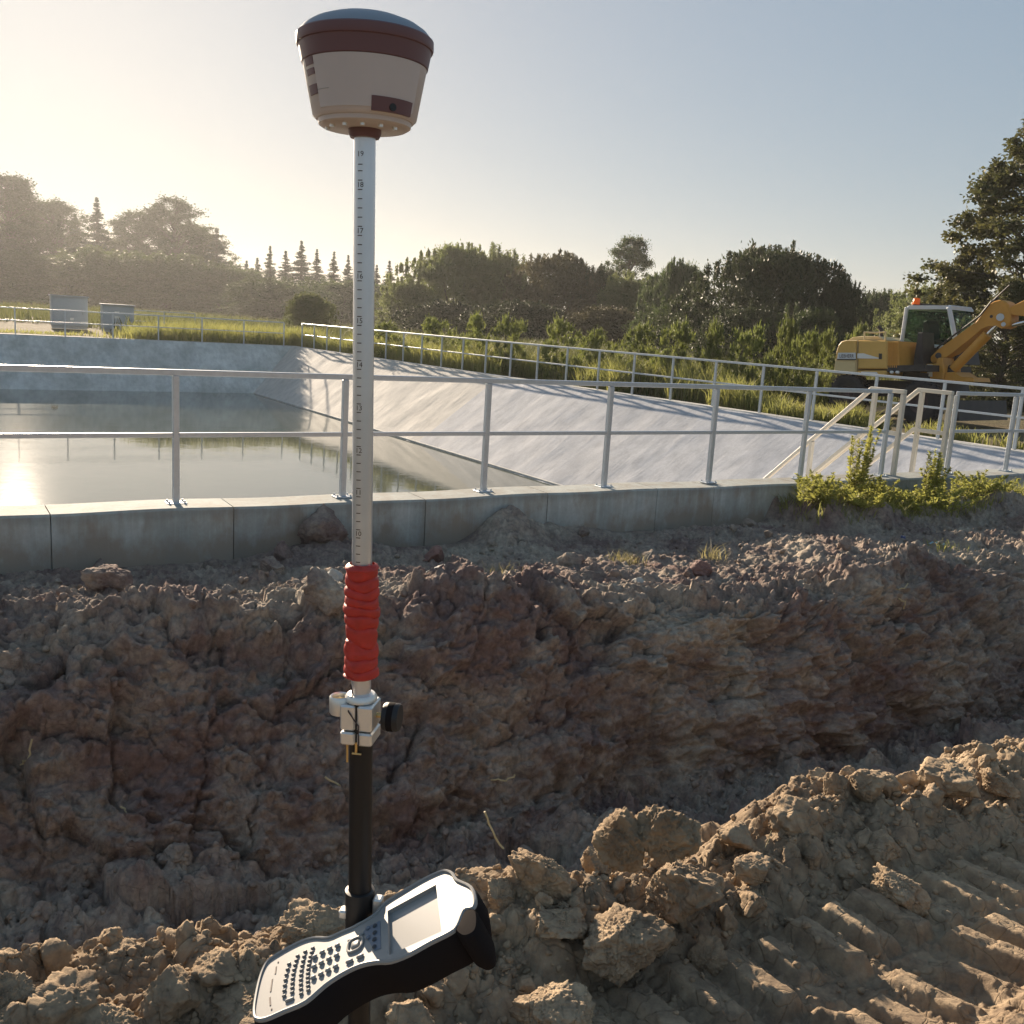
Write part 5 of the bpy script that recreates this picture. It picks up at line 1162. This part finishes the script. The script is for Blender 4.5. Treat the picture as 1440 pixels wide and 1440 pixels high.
# crumbs too many to count
def crumbs(name, pos, size, mt, label, seed):
    rg_ = np.random.default_rng(seed); base = [clod_shape(2, 600 + s, 1.5) for s in range(6)]; Vs, Fs, n0 = [], [], 0
    for i, (p_, s_) in enumerate(zip(pos, size)):
        V, F = base[i % 6]; a, b, c = rg_.uniform(0, 6.28, 3); ca, sa, cb, sb_ = math.cos(a), math.sin(a), math.cos(b), math.sin(b)
        Rm = np.array([[ca, -sa, 0], [sa, ca, 0], [0, 0, 1]]) @ np.array([[1, 0, 0], [0, cb, -sb_], [0, sb_, cb]])
        Vs.append((V * s_ * [1, .85, .8]) @ Rm.T + p_); Fs.append(F + n0); n0 += len(V)
    o = link(name, npmesh(name, np.concatenate(Vs), np.concatenate(Fs), True), M[mt], kind='stuff'); o['label'] = label
n = 4200; u = rg.uniform(-.3, 4.3, n); v = crest_v(u) + rg.normal(-.10, .26, n); k = (v > 1.15) & (v < crest_v(u) + .3) & ~((u > 1.0) & (v > 1.3) & (v < 1.86) & (rg.random(n) > .25)); u, v = u[k], v[k]
P = u[:, None] * UX + v[:, None] * VX; s = .004 + .013 * rg.random(len(u)) ** 2; P[:, 2] = near_height(u, v) + s * .3
crumbs('spoil_rubble', P, s, 'clod', 'crumbled clay between the clods of the spoil heap', 1)
n = 3200; u = rg.uniform(.0, 12.6, n); t = np.where(rg.random(n) < .5, rg.uniform(.23, .33, n), np.where(rg.random(n) < .8, rg.uniform(.54, .93, n), rg.uniform(.31, .56, n))); vo, zo = bank(u, t)
P = u[:, None] * UX + vo[:, None] * VX; s = .008 + .03 * rg.random(n) ** 2.4; P[:, 2] = zo + s * .3
crumbs('bank_rubble', P, s, 'bank', 'crumbled soil on the trench floor and the strip below the wall', 2)
# roots and scraps
M['straw'] = mat('dry_straw', (.50, .40, .22), .7, var=.15, vscale=20)
def twig(pl_, r, label, seed):
    rg_ = np.random.default_rng(seed); pts = []
    for i in range(len(pl_) - 1):
        for f in np.linspace(0, 1, 5)[:-1]: pts.append(np.array(pl_[i]) * (1 - f) + np.array(pl_[i + 1]) * f + rg_.normal(0, r * .8, 3))
    pts.append(np.array(pl_[-1])); tag(MB().tube(pts, r, 6).build('root', M['straw'], smooth=True), label, 'root', 'dry roots in the soil')
def onb(px, py, z): return at_z(px, py, z)
for i, (px, py, z, dx, dz, lb) in enumerate(((395, 1090, -1.55, .12, -.12, 'thin pale root sticking out of the bank left of the lower tube'), (145, 1130, -1.6, .08, -.22, 'pale bent root hanging on the bank at the left'), (1110, 825, -.8, .14, .05, 'curved pale root on the bank edge below the weeds'), (1120, 838, -.84, .05, -.10, 'short forked root on the bank edge below the weeds'), (15, 1075, -1.5, .06, .16, 'root at the left edge of the bank'), (640, 1095, -1.6, .16, .02, 'straw lying on the trench side right of the clamp'))):
    d0 = to_uv(onb(px, py, z)); ts = np.linspace(.2, .95, 500); vv_, zz_ = bank(np.full(500, d0[0]), ts); Q = np.full(500, d0[0])[:, None] * UX + vv_[:, None] * VX; Q[:, 2] = zz_
    pr = np.array([proj(q)[1] for q in Q]); i0 = int(np.argmin(np.abs(pr - py))); b = Q[i0] - VX * .03
    twig([b, b + UX * dx * .5 - VX * .05 + Z3 * dz * .3, b + UX * dx - VX * .03 + Z3 * dz], .006, lb, 900 + i)
for px, py, dx, lb in ((707, 1200, -.03, 'dry twig standing on the crest left of the upright slab clod'), (1075, 1185, .02, 'thin root lying in front of the flat-topped block')):
    b = near_surface(px, py + 15); b = b + Z3 * .02; twig([b, b + UX * dx * .6 + Z3 * .025, b + UX * dx + Z3 * .055], .0013, lb, int(px))
for px, py, mt, s, lb in ((1270, 756, 'bluepl', .028, 'small blue plastic cap lying below the weeds'), (1318, 762, 'cyanpl', .07, 'flattened pale blue plastic scrap below the weeds')):
    B_ = at_z(px, py, -.45); u, v_ = to_uv(B_); B_ = bank_point(u, t_for(u, v_)) + Z3 * .015
    if mt == 'bluepl': o = MB().lathe([(0, .030), (s * .9, .030), (s, .026), (s, -.03), (s * .85, -.03), (s * .85, .02), (0, .02)], B_, UX, VX, Z3, 18).build('bottle_cap', M[mt], smooth=True); tag(o, lb, 'cap')
    else:
        V = [B_ + UX * (i - 3) * s * .5 + VX * (j - 2) * s * .3 + Z3 * (.012 * math.sin(i * 2.1 + j) + .008 * j) for i in range(7) for j in range(5)]; V2 = [q + Z3 * .002 for q in V]
        F = [(i * 5 + j, i * 5 + 5 + j, i * 5 + 6 + j, i * 5 + j + 1) for i in range(6) for j in range(4)]
        o = MB().add(V, F).add(V2, F).build('plastic_scrap', M[mt], smooth=True); tag(o, lb, 'scrap')

# ------------------------------------------------------------------ sunlit haze
HZ = True
if HZ:
    hm = bpy.data.materials.new('haze_air'); hm.use_nodes = True; n = hm.node_tree; n.nodes.remove(n.nodes['Principled BSDF'])
    pv = n.nodes.new('ShaderNodeVolumePrincipled'); pv.inputs['Color'].default_value = (.93, .93, .93, 1); pv.inputs['Density'].default_value = .0003; pv.inputs['Anisotropy'].default_value = .45
    n.links.new(pv.outputs[0], n.nodes['Material Output'].inputs['Volume'])
    hb = MB().box((0, 0, 17.5), (1, 0, 0), (0, 1, 0), (0, 0, 1), 1800, 1800, 45.0).build('haze', hm, kind='stuff')
    hb['label'] = 'thin sunlit evening haze over the whole site'
